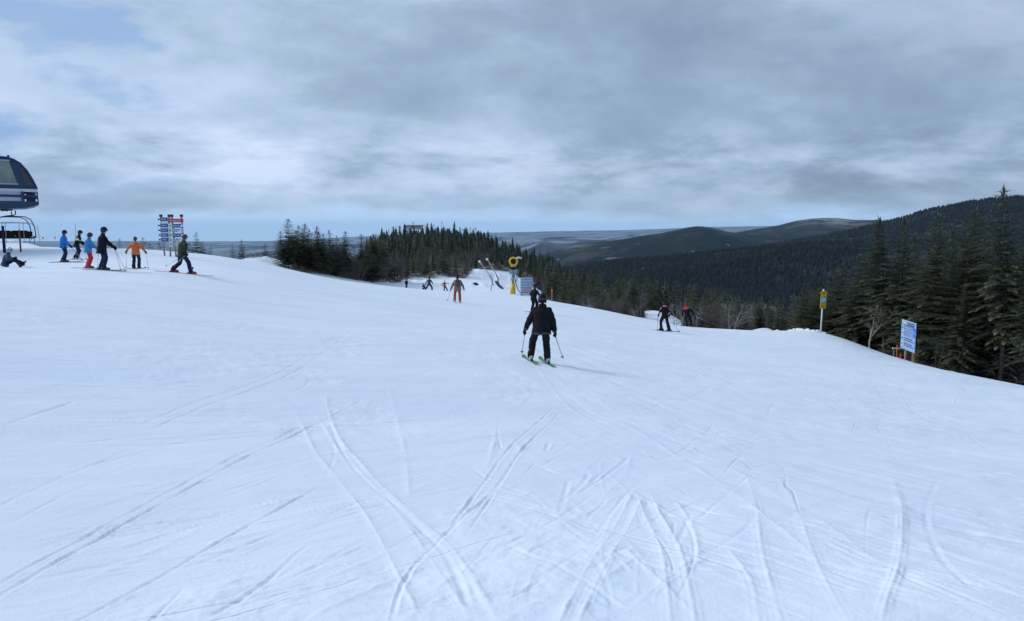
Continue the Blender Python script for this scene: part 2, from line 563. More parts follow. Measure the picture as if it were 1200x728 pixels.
def snow_mat():
    m = bpy.data.materials.new('snow')
    m.use_nodes = True
    g = NT(m.node_tree)
    ob = g.n('ShaderNodeTexCoord').outputs['Object']
    gn = g.n('ShaderNodeAttribute', attribute_name='wood').outputs['Fac']
    # windblown and scraped patches: real changes of the snow itself (packed, icy, loose)
    st = rs(g, ob, -24, 0.35, 1.3)
    p1 = g.noise(st, 0.35, 5.0, 0.6, 0.4)
    p2 = g.noise(rs(g, ob, 22, 2.2, 0.35), 1.1, 5.0, 0.65, 0.5)
    pk = g.math('MULTIPLY_ADD', p1, 0.6, g.math('MULTIPLY', p2, 0.4))
    snowc = g.ramp(pk, [(0.36, (0.755, 0.84, 0.94)), (0.5, (0.80, 0.875, 0.96)), (0.62, (0.85, 0.91, 0.975))])
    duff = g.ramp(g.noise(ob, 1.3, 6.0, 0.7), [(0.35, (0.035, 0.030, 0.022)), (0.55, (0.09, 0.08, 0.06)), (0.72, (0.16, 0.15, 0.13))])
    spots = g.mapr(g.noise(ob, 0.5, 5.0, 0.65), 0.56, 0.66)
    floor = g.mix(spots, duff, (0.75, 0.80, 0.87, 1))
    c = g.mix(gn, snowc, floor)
    rough = g.math('MULTIPLY_ADD', pk, 0.5, 0.33)
    h1 = g.noise(ob, 38.0, 3.0, 0.7)
    h2 = g.noise(st, 5.0, 6.0, 0.65, 0.6)
    h3 = g.noise(rs(g, ob, -40, 0.6, 7), 1.5, 4.0, 0.6, 0.3)
    # thin scratches left by ski edges: ridges of stretched noise, different runs left and right
    def scratches(rot, sx, sy, sc, w):
        v = rs(g, ob, rot, sx, sy)
        a = g.math('ABSOLUTE', g.math('SUBTRACT', g.noise(v, sc, 1.0, 0.4, 0.1), 0.5))
        q = g.mapr(a, 0.0, w, 1.0, 0.0)
        msk = g.mapr(g.noise(v, sc * 0.9, 2.0, 0.5), 0.52, 0.62)
        return g.math('MULTIPLY', q, msk)
    sxp = g.n('ShaderNodeSeparateXYZ', {0: ob}).outputs['X']
    rside = g.mapr(sxp, -1.5, 3.5)
    sA = g.math('ADD', scratches(-38, 0.06, 1.7, 1.3, 0.02), scratches(-24, 0.05, 2.3, 1.1, 0.018))
    sB = g.math('ADD', scratches(-128, 0.055, 1.8, 1.2, 0.02), scratches(-66, 0.06, 2.0, 1.1, 0.018))
    scr = g.math('ADD', g.math('MULTIPLY', sA, g.math('MULTIPLY_ADD', rside, -0.8, 1.0)), g.math('MULTIPLY', sB, g.math('MULTIPLY_ADD', rside, 0.7, 0.3)))
    h = g.math('MULTIPLY_ADD', h1, 0.17, g.math('MULTIPLY_ADD', h2, 0.35, g.math('MULTIPLY', h3, 0.12)))
    h = g.math('MULTIPLY_ADD', scr, -0.24, h)
    nm = g.n('ShaderNodeBump', {'Height': h, 'Strength': 0.8, 'Distance': 0.035}).outputs[0]
    b = g.n('ShaderNodeBsdfPrincipled', {'Base Color': c, 'Roughness': g.math('MAXIMUM', rough, gn), 'Specular IOR Level': 0.25, 'Normal': nm,
                                         'Subsurface Weight': 0.0})
    g.n('ShaderNodeOutputMaterial', {'Surface': b.outputs[0]})
    return m


def hills_mat():
    m = bpy.data.materials.new('wooded_hills')
    m.use_nodes = True
    g = NT(m.node_tree)
    ob = g.n('ShaderNodeTexCoord').outputs['Object']
    bald = g.n('ShaderNodeAttribute', attribute_name='bald').outputs['Fac']
    a = g.noise(ob, 0.0022, 7.0, 0.62, 0.3)
    b_ = g.noise(ob, 0.012, 6.0, 0.7)
    c_ = g.noise(ob, 0.09, 4.0, 0.75)
    con = g.mix(g.mapr(c_, 0.35, 0.65), (0.006, 0.011, 0.012, 1), (0.022, 0.031, 0.031, 1))
    hard = g.mix(g.mapr(c_, 0.3, 0.7), (0.035, 0.037, 0.04, 1), (0.10, 0.105, 0.115, 1))
    mixf = g.math('MULTIPLY_ADD', a, 0.65, g.math('MULTIPLY', b_, 0.35))
    c = g.mix(g.mapr(mixf, 0.50, 0.64), con, hard)
    c = g.mix(g.mapr(g.noise(ob, 0.006, 6.0, 0.7, 0.8), 0.62, 0.70), c, (0.24, 0.27, 0.31, 1))
    clr = g.n('ShaderNodeAttribute', attribute_name='clearing').outputs['Fac']
    c = g.mix(clr, c, (0.55, 0.60, 0.66, 1))
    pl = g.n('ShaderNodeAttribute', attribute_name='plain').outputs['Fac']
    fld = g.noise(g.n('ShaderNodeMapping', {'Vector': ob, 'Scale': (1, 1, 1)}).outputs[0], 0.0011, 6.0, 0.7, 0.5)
    c = g.mix(g.math('MULTIPLY', pl, g.mapr(fld, 0.36, 0.62)), c, (0.30, 0.345, 0.41, 1))  # far snowy fields, with blue distance haze put into their colour
    bf = g.math('MULTIPLY', bald, g.mapr(g.noise(g.n('ShaderNodeMapping', {'Vector': ob, 'Scale': (1, 1, 4)}).outputs[0], 0.008, 6.0, 0.65), 0.38, 0.55))
    c = g.mix(bf, c, (0.36, 0.375, 0.38, 1))
    nm = g.n('ShaderNodeBump', {'Height': g.math('ADD', c_, g.noise(ob, 0.3, 3.0, 0.7)), 'Strength': 1.0, 'Distance': 7.0}).outputs[0]
    b = g.n('ShaderNodeBsdfPrincipled', {'Base Color': c, 'Roughness': 0.95, 'Specular IOR Level': 0.1, 'Normal': nm})
    g.n('ShaderNodeOutputMaterial', {'Surface': b.outputs[0]})
    return m


def needle_mat(name, dark, light, frost, frost_amt, obj_rand=True):
    m = bpy.data.materials.new(name)
    m.use_nodes = True
    g = NT(m.node_tree)
    ob = g.n('ShaderNodeTexCoord').outputs['Object']
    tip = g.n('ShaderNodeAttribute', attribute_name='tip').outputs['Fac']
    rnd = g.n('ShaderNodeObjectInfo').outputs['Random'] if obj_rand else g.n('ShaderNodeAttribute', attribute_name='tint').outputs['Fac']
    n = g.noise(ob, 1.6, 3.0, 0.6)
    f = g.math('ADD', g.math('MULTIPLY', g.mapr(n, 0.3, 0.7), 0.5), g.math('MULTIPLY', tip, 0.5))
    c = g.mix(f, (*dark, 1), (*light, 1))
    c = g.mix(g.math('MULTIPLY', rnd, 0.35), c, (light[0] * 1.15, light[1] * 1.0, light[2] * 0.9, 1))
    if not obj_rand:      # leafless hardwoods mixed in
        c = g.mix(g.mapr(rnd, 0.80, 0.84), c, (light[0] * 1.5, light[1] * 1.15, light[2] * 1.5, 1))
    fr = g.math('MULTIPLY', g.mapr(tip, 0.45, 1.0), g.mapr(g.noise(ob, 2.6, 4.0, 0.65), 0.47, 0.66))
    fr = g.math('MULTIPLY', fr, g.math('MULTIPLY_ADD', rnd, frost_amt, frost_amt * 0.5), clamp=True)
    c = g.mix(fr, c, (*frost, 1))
    b = g.n('ShaderNodeBsdfPrincipled', {'Base Color': c, 'Roughness': 0.75, 'Specular IOR Level': 0.2})
    tr = g.n('ShaderNodeBsdfTranslucent', {'Color': c})
    mx = g.n('ShaderNodeMixShader', {0: 0.30, 1: b.outputs[0], 2: tr.outputs[0]})
    g.n('ShaderNodeOutputMaterial', {'Surface': mx.outputs[0]})
    return m


M_SNOW = snow_mat()
M_HILLS = hills_mat()
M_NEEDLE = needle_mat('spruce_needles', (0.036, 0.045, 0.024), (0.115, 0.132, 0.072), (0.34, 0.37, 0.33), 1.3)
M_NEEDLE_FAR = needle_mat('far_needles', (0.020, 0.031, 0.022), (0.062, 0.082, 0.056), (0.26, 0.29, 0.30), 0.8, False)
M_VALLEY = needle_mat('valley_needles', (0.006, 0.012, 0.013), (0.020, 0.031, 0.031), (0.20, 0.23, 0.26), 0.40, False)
M_BARK = pbr('bark', (0.12, 0.10, 0.08), 0.9, bump=(18, 0.9, 0.03), var=0.4, vscale=7)
M_DEAD = pbr('dead_twigs', (0.16, 0.145, 0.125), 0.9, var=0.35, vscale=4)
M_BIRCH = pbr('pale_bark', (0.36, 0.34, 0.31), 0.85, bump=(10, 0.5, 0.02), var=0.35, vscale=5)
M_TWIG = pbr('brown_twigs', (0.115, 0.095, 0.085), 0.9, var=0.4, vscale=2)
M_RIME = pbr('rimed_twigs', (0.30, 0.30, 0.30), 0.9, var=0.35, vscale=3)

# ---------------------------------------------------------------- ground: one sheet from the feet to the horizon
azs = [np.linspace(-math.pi, -R(40), 40, endpoint=False), np.linspace(-R(40), R(40), 740, endpoint=False), np.linspace(R(40), math.pi, 40, endpoint=False)]
AZ = np.concatenate(azs)
rad = [0.0, 0.5, 1.0, 1.5, 2.0]
r_ = 2.4
while r_ < 14: rad.append(r_); r_ *= 1.0042
while r_ < 48: rad.append(r_); r_ *= 1.0068
while r_ < 420: rad.append(r_); r_ *= 1.02
i_split = len(rad)
while r_ < 34500: rad.append(r_); r_ *= 1.038
RAD = np.array(rad)
XX = RAD[:, None] * np.sin(AZ)[None]
YY = RAD[:, None] * np.cos(AZ)[None]
ZZ = G(XX, YY)

# ski tracks: grooves and ridges pressed into the sheet where the photograph shows them
tracks = []   # (points xy, half width, depth, berm)


def trk(pix, w=0.05, d=0.025, berm=0.4, pair=None):
    pts = np.array([hit(*p) for p in pix])
    # smooth resample
    t = np.arange(len(pts)); tt = np.linspace(0, len(pts) - 1, (len(pts) - 1) * 5 + 1)
    if len(pts) > 2:
        out = []
        for c in range(2):
            P = pts[:, c]; m = np.gradient(P)
            i = np.minimum(tt.astype(int), len(pts) - 2); f = tt - i
            out.append((2 * f**3 - 3 * f**2 + 1) * P[i] + (f**3 - 2 * f**2 + f) * m[i] + (-2 * f**3 + 3 * f**2) * P[i + 1] + (f**3 - f**2) * m[i + 1])
        pts = np.stack(out, 1)
    tracks.append((pts, w, d, berm))
    if pair:
        tan = np.gradient(pts, axis=0); tan /= np.linalg.norm(tan, axis=1)[:, None] + 1e-9
        tracks.append((pts + np.stack([-tan[:, 1], tan[:, 0]], 1) * pair, w * 0.9, d * 0.8, berm))


trk([(-40, 728), (0, 700), (120, 632), (240, 563), (345, 510), (400, 484), (440, 463)], 0.034, 0.036, 0.7, 0.11)
trk([(60, 745), (90, 728), (230, 652), (300, 615), (385, 568)], 0.032, 0.032, 0.6)
trk([(150, 515), (230, 482), (290, 460), (345, 436), (378, 415), (400, 398), (425, 378), (440, 372)], 0.05, 0.032, 0.6, 0.2)
trk([(383, 455), (384, 480), (398, 515), (425, 548), (470, 592), (520, 632), (548, 668), (590, 735)], 0.07, -0.030, -0.25)
trk([(380, 470), (388, 500), (410, 545), (455, 588), (505, 630), (530, 665), (560, 735)], 0.05, 0.018, 0.4)
trk([(345, 478), (358, 505), (372, 535), (405, 575), (440, 622), (470, 680), (500, 740)], 0.05, -0.022, -0.3, 0.25)
trk([(650, 475), (628, 498), (598, 525), (565, 570), (520, 628)], 0.035, 0.030, 0.7, 0.16)
trk([(640, 500), (610, 530), (575, 580), (540, 610), (480, 670), (455, 740)], 0.035, 0.022, 0.6)
trk([(745, 573), (728, 605), (702, 645), (680, 680), (650, 740)], 0.05, -0.03, -0.4, 0.10)
trk([(760, 574), (772, 600), (795, 640), (808, 690), (818, 745)], 0.05, -0.03, -0.4, -0.12)
trk([(745, 575), (660, 612), (600, 640), (545, 662), (500, 700)], 0.05, -0.016, 0.3)
trk([(630, 432), (645, 452), (665, 475), (690, 492), (712, 503)], 0.045, -0.018, -0.5, 0.3)
trk([(660, 445), (700, 485), (745, 505), (800, 540), (860, 580), (925, 628), (990, 690)], 0.05, -0.015, -0.4, 0.35)
trk([(1044, 555), (1055, 590), (1057, 625), (1052, 665), (1040, 700), (1030, 745)], 0.04, -0.032, -0.6)
trk([(478, 446), (500, 438), (530, 430), (565, 425), (600, 415)], 0.06, 0.022, 0.5)
trk([(455, 452), (468, 500), (476, 540), (480, 590)], 0.045, -0.016, 0.4)
trk([(872, 558), (885, 590), (892, 640), (905, 690), (920, 740)], 0.05, -0.02, 0.4, 0.3)
trk([(700, 578), (650, 610), (590, 640)], 0.04, 0.014, 0.4)
trk([(850, 640), (880, 680), (890, 740)], 0.05, -0.02, 0.4)
trk([(1100, 560), (1085, 600), (1100, 650), (1150, 700)], 0.05, 0.012, 0.4)
trk([(240, 728), (300, 690), (350, 650), (365, 640)], 0.04, 0.025, 0.5)
trk([(170, 735), (200, 705), (215, 690)], 0.03, 0.02, 0.5)
trk([(0, 500), (60, 482), (90, 470)], 0.06, 0.03, 0.5)
trk([(0, 432), (120, 412), (180, 405)], 0.06, 0.02, 0.5)
trk([(0, 620), (60, 590), (120, 560), (190, 530)], 0.05, 0.016, 0.5, 0.3)
trk([(400, 418), (350, 440), (300, 452)], 0.05, 0.012, 0.5)
rt = random.Random(5)
for i in range(720):
    px0 = rt.uniform(-60, 1260); py0 = 330 + 400 * rt.random() ** 0.9
    x0, y0 = hit(px0, max(py0, 470 if px0 > 1100 else 360))
    if px0 < 560:
        ang = R(rt.gauss(38, 17))
    elif px0 < 820:
        ang = R(rt.choice([rt.gauss(100, 16), rt.gauss(62, 14)]))
    else:
        ang = R(rt.gauss(128, 16))
    L = rt.uniform(0.4, 2.6) * (0.5 + y0 / 14)
    cur = rt.gauss(0, 0.14)
    pts = []
    x, y = x0, y0
    for k in range(9):
        pts.append((x, y)); x += math.cos(ang) * L / 8; y += math.sin(ang) * L / 8; ang += cur / 4
    w = rt.uniform(0.018, 0.045) * (1 + y0 / 30)
    d = rt.uniform(0.005, 0.018) * (1.0 if rt.random() < 0.55 else -1)
    tracks.append((np.array(pts), w, d, 0.4))

flat = (RAD[:, None] < 50) & (np.abs(AZ)[None] < R(41))
fi = np.nonzero(flat.ravel())[0]
tx, ty = XX.ravel()[fi], YY.ravel()[fi]
dz = np.zeros(len(fi))
jit = fbm(tx * 2.5, ty * 2.5, 3, 31)
lump = fbm(tx * 7, ty * 7, 3, 33)
order = np.argsort(tx); sx = tx[order]
for pts, w, d, berm in tracks:
    w = w * 0.38; d = d * 0.68
    reach = w * 4
    n = len(pts)
    tot = n - 1
    best = {}
    lo, hi = pts[:, 0].min() - reach, pts[:, 0].max() + reach
    a, b = np.searchsorted(sx, lo), np.searchsorted(sx, hi)
    cand = order[a:b]
    cy = ty[cand]
    cand = cand[(cy > pts[:, 1].min() - reach) & (cy < pts[:, 1].max() + reach)]
    if not len(cand): continue
    X, Y = tx[cand], ty[cand]
    D = np.full(len(cand), 9.0); T = np.zeros(len(cand))
    for i in range(tot):
        p, q = pts[i], pts[i + 1]
        v = q - p; L2 = (v @ v) + 1e-9
        t = np.clip(((X - p[0]) * v[0] + (Y - p[1]) * v[1]) / L2, 0, 1)
        dd = np.hypot(X - p[0] - t * v[0], Y - p[1] - t * v[1])
        m = dd < D
        D[m] = dd[m]; T[m] = (i + t[m]) / tot
    m = D < reach
    D, T, cand = D[m], T[m], cand[m]
    fade = smooth01(T / 0.12) * smooth01((1 - T) / 0.12)
    j = 1 + 1.1 * jit[cand]
    pr = -d * np.exp(-(D / w) ** 2) * (1 + 0.5 * jit[cand]) + abs(d) * abs(berm) * np.exp(-((D - 1.9 * w) / (0.6 * w)) ** 2) * np.clip(0.8 + 0.8 * lump[cand], 0.4, 1.4)
    dz[cand] += 0.5 * pr * fade * np.clip(j, 0.6, 1.4)
# skidded, scraped and lumpy snow
rr = np.hypot(tx, ty)
c30, s30 = math.cos(R(35)), math.sin(R(35))
u1, v1 = tx * c30 + ty * s30, -tx * s30 + ty * c30
dz += 0.016 * fbm(u1 / 2.6, v1 / 0.55, 4, 51) * smooth01((u1 + 60) / 30)
u2, v2 = tx * math.cos(R(105)) + ty * math.sin(R(105)), -tx * math.sin(R(105)) + ty * math.cos(R(105))
dz += 0.014 * fbm(u2 / 3.0, v2 / 0.35, 4, 52) * smooth01((tx + 2) / 4)
chop = smooth01((fbm(tx / 1.8, ty / 1.8, 3, 53) - 0.08) / 0.25)
dz += 0.021 * chop * fbm(tx * 3.2, ty * 3.2, 4, 54, 0.6)
dz += 0.030 * fbm(tx / 2.2, ty / 2.2, 3, 55)
# wind ripples on the open slope further down
dz += 0.02 * smooth01((rr - 14) / 10) * fbm(tx / 3.5, ty / 1.1, 4, 56)
Zf = ZZ.ravel(); Zf[fi] += dz; ZZ = Zf.reshape(ZZ.shape)
# lumps of ploughed snow along the rim of the slope and the banks beyond
bank = [(895, 386, 62), (930, 387, 57.5), (945, 388, 56.5), (957, 389, 55.5), (972, 391, 54.5)]
for px, py, Y in bank:
    X0 = (px - CX) / FPX * Y
    D2 = (XX - X0) ** 2 / 1.3 ** 2 + (YY - Y - 1) ** 2 / 1.0 ** 2
    ZZ += np.exp(-D2) * (0.10 + 0.1 * vnoise(XX * 2.2, YY * 2.2, 91))
for px, Y, hgt, wx, wy in [(318, 79, 0.25, 3.5, 2), (290, 75, 0.25, 5, 2), (402, 92, .7, 3, 2.5), (425, 98, .8, 3, 3), (455, 104, 0.5, 4, 3),
                           (562, 104, .8, 2.2, 2), (580, 150, .7, 9, 4), (612, 118, .7, 4, 3), (500, 135, .6, 8, 4), (535, 142, .6, 5, 4), (628, 104, 1.0, 2.6, 3), (482, 125, .5, 6, 3)]:
    X0 = (px - CX) / FPX * Y
    D2 = ((XX - X0) / wx) ** 2 + ((YY - Y) / wy) ** 2
    ZZ += np.exp(-D2) * hgt * (1 + 1.6 * fbm(XX * 0.8, YY * 0.5, 3, 92))
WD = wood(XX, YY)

na = len(AZ)


def sheet(name, i0, i1, mat, attrs):
    V = np.stack([XX[i0:i1], YY[i0:i1], ZZ[i0:i1]], -1).reshape(-1, 3)
    n = i1 - i0
    i = np.arange(n - 1)[:, None]; j = np.arange(na)[None]; k = (j + 1) % na
    F = np.stack([i * na + j, i * na + k, (i + 1) * na + k, (i + 1) * na + j], -1).reshape(-1, 4)[:, ::-1]
    return link(name, np_mesh(name, V, F, [mat], smooth=True, attrs=attrs))


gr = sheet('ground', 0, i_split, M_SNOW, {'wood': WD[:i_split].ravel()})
tag(gr, 'groomed ski slope of packed snow scored with ski tracks', kind='structure')
rfar = np.hypot(XX, YY)
azf = np.arctan2(XX, YY)
pxf = CX + FPX * np.tan(np.clip(azf, -1.2, 1.2))
bald = np.maximum(np.exp(-((pxf - 976) / 34) ** 2) * np.exp(-((rfar - 7200) / 420) ** 2), 0.8 * np.exp(-((pxf - 822) / 30) ** 2) * np.exp(-((rfar - 5600) / 300) ** 2))
bald = np.maximum(bald, 0.5 * np.exp(-((pxf - 676) / 14) ** 2) * np.exp(-((rfar - 5400) / 300) ** 2))
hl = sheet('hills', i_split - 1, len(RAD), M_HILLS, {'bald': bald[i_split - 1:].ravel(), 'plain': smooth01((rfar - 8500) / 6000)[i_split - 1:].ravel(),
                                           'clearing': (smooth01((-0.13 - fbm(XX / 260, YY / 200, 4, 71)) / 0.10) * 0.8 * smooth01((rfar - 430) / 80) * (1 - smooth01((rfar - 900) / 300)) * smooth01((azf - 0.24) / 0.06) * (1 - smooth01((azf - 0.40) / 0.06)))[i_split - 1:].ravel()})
tag(hl, 'wooded hills and distant ridges beyond the slope', kind='structure')

# surface lookup that includes lumps and tracks (for standing things on it)
_lr = np.log(np.maximum(RAD, 1e-3))


def gs(x, y):
    """height of the finished sheet"""
    r = math.hypot(x, y); a = math.atan2(x, y)
    i = int(np.searchsorted(RAD, r) - 1); i = max(0, min(i, len(RAD) - 2))
    j = int(np.searchsorted(AZ, a) - 1) % na; j2 = (j + 1) % na
    fr = (r - RAD[i]) / (RAD[i + 1] - RAD[i])
    da = (AZ[j2] - AZ[j]) % (2 * math.pi)
    fa = ((a - AZ[j]) % (2 * math.pi)) / max(da, 1e-9)
    z0 = ZZ[i, j] * (1 - fa) + ZZ[i, j2] * fa
    z1 = ZZ[i + 1, j] * (1 - fa) + ZZ[i + 1, j2] * fa
    return float(z0 * (1 - fr) + z1 * fr)


# ---------------------------------------------------------------- trees
def kite(Vl, Tl, p, d, side, L, wd):
    """one needle spray: a folded kite"""
    q = p + d * (L * 0.42)
    Vl += [p, q + side * wd, p + d * L, q - side * wd]
    Tl += [0.0, 0.55, 1.0, 0.55]


def conifer(seed, h, rmax, whorls, boughs, spr, low=0.08, droop=0.35, dead=0.0, up=0.0, lean=0.0, ragged=0.3, fine=1.0, fat=1.0):
    """crown verts (kites), tips, trunk MB, dead-branch MB; unit metres"""
    rg = np.random.RandomState(seed)
    V, T = [], []
    trunk, deadm = MB(), MB()
    th = 0.008 * h + 0.02
    def axis(z):
        t = z / h
        return np.array([lean * t * t * h * 0.1 + 0.01 * h * math.sin(t * 5 + seed), 0.008 * h * math.sin(t * 4 + seed * 2), z])
    trunk.tube([tuple(axis(h * k / 7)) for k in range(8)], [th * (1 - k / 7) ** 0.8 + 0.008 for k in range(8)], 7, False)
    sec = rg.uniform(0.6, 1.25, 8)
    for w in range(whorls):
        t = max(0.0, (w + rg.uniform(-0.3, 0.3)) / whorls)
        z = h * (low + (1 - low) * t ** 0.92)
        if z > h * 0.985: z = h * 0.985
        tt = z / h
        prof_ = rmax * ((1 - tt) ** 0.78) * (0.62 + 0.38 * min(1, (tt - low) / 0.16 + 0.2)) + 0.10 * (1 - tt) + 0.03
        nb = max(3, int(round(boughs * (0.55 + 0.45 * (1 - tt)))))
        a0 = rg.uniform(0, 6.28)
        for b in range(nb):
            az = a0 + 6.283 * b / nb + rg.uniform(-0.35, 0.35)
            L = prof_ * rg.uniform(1 - ragged, 1 + ragged * 0.55) * sec[int(az / 6.283 * 8 + 8) % 8] ** 0.5
            if rg.rand() < 0.05: L *= 0.4
            dirh = np.array([math.cos(az), math.sin(az), 0.0]); sd = np.array([-math.sin(az), math.cos(az), 0.0])
            c0 = axis(z)
            rise = 0.25 + 0.55 * tt + rg.uniform(-0.12, 0.12)
            dr = droop * (1.25 - tt) + rg.uniform(-0.08, 0.08)
            ns = max(2, int(spr * (L / rmax) ** (0.75 if fine > 1 else 1) + 1.5))
            for k in range(ns):
                s = (k + rg.uniform(0.2, 0.9)) / ns
                p = c0 + dirh * (L * s) + np.array([0, 0, L * (rise * s - dr * 1.6 * s * s + up * s ** 3)])
                slope = rise - dr * 3.2 * s + 3 * up * s * s
                f = dirh + np.array([0, 0, slope])
                f /= np.linalg.norm(f)
                ll = (0.20 + 0.30 * (1 - s) * L) * rg.uniform(0.7, 1.3) * (0.55 + 0.45 * min(1, L / 0.8)) / (fine ** 0.5 if fine <= 1 else fine ** 1.1)
                for sg in (-1, 1):
                    d = f * rg.uniform(0.35, 0.9) + sd * sg * rg.uniform(0.5, 1.0) + np.array([0, 0, rg.uniform(-0.45, 0.12)])
                    d /= np.linalg.norm(d)
                    sv = np.cross(d, np.array([rg.uniform(-.5, .5), rg.uniform(-.5, .5), 1.0])); sv /= np.linalg.norm(sv)
                    kite(V, T, p, d, sv, ll * fat ** 0.4, ll * rg.uniform(0.13, 0.22) * fat)
                    if fine > 1:
                        d3 = d + f * 0.2 - sd * sg * 0.9 + np.array([0, 0, rg.uniform(-0.5, 0.3)]); d3 /= np.linalg.norm(d3)
                        kite(V, T, p + d * ll * 0.25, d3, sv, ll * 0.6, ll * 0.11 * fat)
                        d2 = d + f * 0.6 + np.array([0, 0, rg.uniform(-0.6, 0.2)]); d2 /= np.linalg.norm(d2)
                        kite(V, T, p + d * ll * 0.4, d2, sv, ll * 0.7, ll * 0.12 * fat)
            # bough end
            e = c0 + dirh * (L * 0.92) + np.array([0, 0, L * (rise * .92 - dr * 1.35 + up * 0.75)])
            f = dirh + np.array([0, 0, rise - dr * 2.9 + 2.6 * up]); f /= np.linalg.norm(f)
            kite(V, T, e, f, sd, 0.18 + 0.16 * L, (0.05 + 0.03 * L) * fat)
    top = axis(h * 0.94)
    for k in range(5):
        a = k * 1.3; d = np.array([math.cos(a) * 0.18, math.sin(a) * 0.18, 1.0]) if k else np.array([0, 0, 1.0])
        kite(V, T, top + np.array([0, 0, h * 0.01 * k]), d, np.array([math.cos(a + 1.5), math.sin(a + 1.5), 0]), h * 0.055, 0.035)
    nd = int(dead)
    for k in range(nd):
        z = h * rg.uniform(0.03, low + 0.16); az = rg.uniform(0, 6.28); L = rmax * rg.uniform(0.35, 0.9)
        c0 = axis(z); d = np.array([math.cos(az), math.sin(az), rg.uniform(-0.35, 0.1)])
        m_ = c0 + d * L * 0.5 + np.array([0, 0, 0.05]); e_ = c0 + d * L - np.array([0, 0, L * 0.12])
        deadm.tube([tuple(c0), tuple(m_), tuple(e_)], [0.018, 0.012, 0.004], 3, False)
        for q in range(4):
            s = rg.uniform(0.3, 0.95); p0 = c0 + d * L * s
            dd = np.array([math.cos(az + rg.uniform(-1.2, 1.2)), math.sin(az + rg.uniform(-1.2, 1.2)), rg.uniform(-0.5, 0.2)]) * L * 0.3
            deadm.tube([tuple(p0), tuple(p0 + dd)], [0.008, 0.003], 3, False)
    return np.array(V), np.array(T), trunk, deadm


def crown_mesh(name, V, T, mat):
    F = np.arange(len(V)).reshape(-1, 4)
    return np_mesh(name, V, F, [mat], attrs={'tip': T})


def bare_tree(seed, h, spread, depth=4, stems=1, kids=4, r0=None, flat=0.5):
    rg = random.Random(seed)
    trunk, br = MB(), MB()
    def grow(p, d, L, r, lev):
        pts = [p]; q = p.copy(); dd = d.copy()
        n = 4 if lev < 2 else 2
        for i in range(n):
            dd = (dd + Vector((rg.gauss(0, .14), rg.gauss(0, .14), rg.gauss(0.06, .08)))).normalized()
            q = q + dd * (L / n); pts.append(q.copy())
        rs = [r * (1 - 0.75 * i / n) for i in range(n + 1)]
        (trunk if lev == 0 else br).tube(pts, rs, 5 if lev == 0 else 3, False)
        if lev >= depth: return
        k = kids if lev else kids + 3
        for i in range(k):
            s = rg.uniform(0.25 if lev == 0 else 0.2, 1.0)
            j = min(n - 1, int(s * n)); b = pts[j].lerp(pts[j + 1], s * n - j)
            ax = Vector((rg.gauss(0, 1), rg.gauss(0, 1), rg.gauss(0, flat))).normalized()
            nd = (dd * rg.uniform(0.5, 0.95) + ax * spread).normalized()
            grow(b, nd, L * rg.uniform(0.38, 0.62), max(0.004, r * (1 - 0.7 * s) * 0.5), lev + 1)
    for s in range(stems):
        a = rg.uniform(0, 6.28)
        d = Vector((math.cos(a) * 0.35, math.sin(a) * 0.35, 1)).normalized() if stems > 1 else Vector((0.05, 0, 1)).normalized()
        grow(Vector((math.cos(a) * 0.12 * (stems > 1), math.sin(a) * 0.12 * (stems > 1), -0.1)), d, h * rg.uniform(0.55, 0.72), r0 or h * 0.014, 0)
    return trunk, br


# prototypes: meshes only, height 1 unit = metres at design size
SPRUCE = []
for sd, hh, rm, kw in [(1, 9.0, 1.75, dict(whorls=40, boughs=8, spr=20, low=0.10, dead=26, droop=0.34)),
                       (2, 9.0, 1.45, dict(whorls=42, boughs=7, spr=19, low=0.22, dead=40, droop=0.42, ragged=0.45)),
                       (3, 9.0, 2.0, dict(whorls=38, boughs=8, spr=20, low=0.12, dead=30, droop=0.30, up=0.12, ragged=0.4)),
                       (4, 9.0, 1.25, dict(whorls=44, boughs=7, spr=20, low=0.26, dead=46, droop=0.46, ragged=0.5, lean=0.3)),
                       (5, 9.0, 1.6, dict(whorls=36, boughs=7, spr=19, low=0.16, dead=36, droop=0.38, up=0.08, ragged=0.5))]:
    V, T, tr_, de_ = conifer(sd, hh, rm, fine=1.5, fat=0.85, **kw)
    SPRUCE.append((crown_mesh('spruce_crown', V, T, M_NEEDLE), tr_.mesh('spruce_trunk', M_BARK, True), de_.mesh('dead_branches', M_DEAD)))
MID = []
for sd, hh, rm, kw in [(11, 9.0, 1.7, dict(whorls=22, boughs=6, spr=5, low=0.06)), (12, 9.0, 1.3, dict(whorls=24, boughs=5, spr=4, low=0.12, ragged=0.45)),
                       (13, 9.0, 2.0, dict(whorls=20, boughs=6, spr=5, low=0.05, ragged=0.4)), (14, 9.0, 1.1, dict(whorls=24, boughs=5, spr=4, low=0.15, ragged=0.5)),
                       (15, 9.0, 1.5, dict(whorls=20, boughs=6, spr=5, low=0.05, ragged=0.5, lean=0.4))]:
    V, T, tr_, _ = conifer(sd, hh, rm, fine=1.0, fat=2.3, **kw)
    V = V.copy()
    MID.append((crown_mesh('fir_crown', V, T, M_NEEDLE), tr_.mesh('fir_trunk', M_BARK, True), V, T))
LOW = []
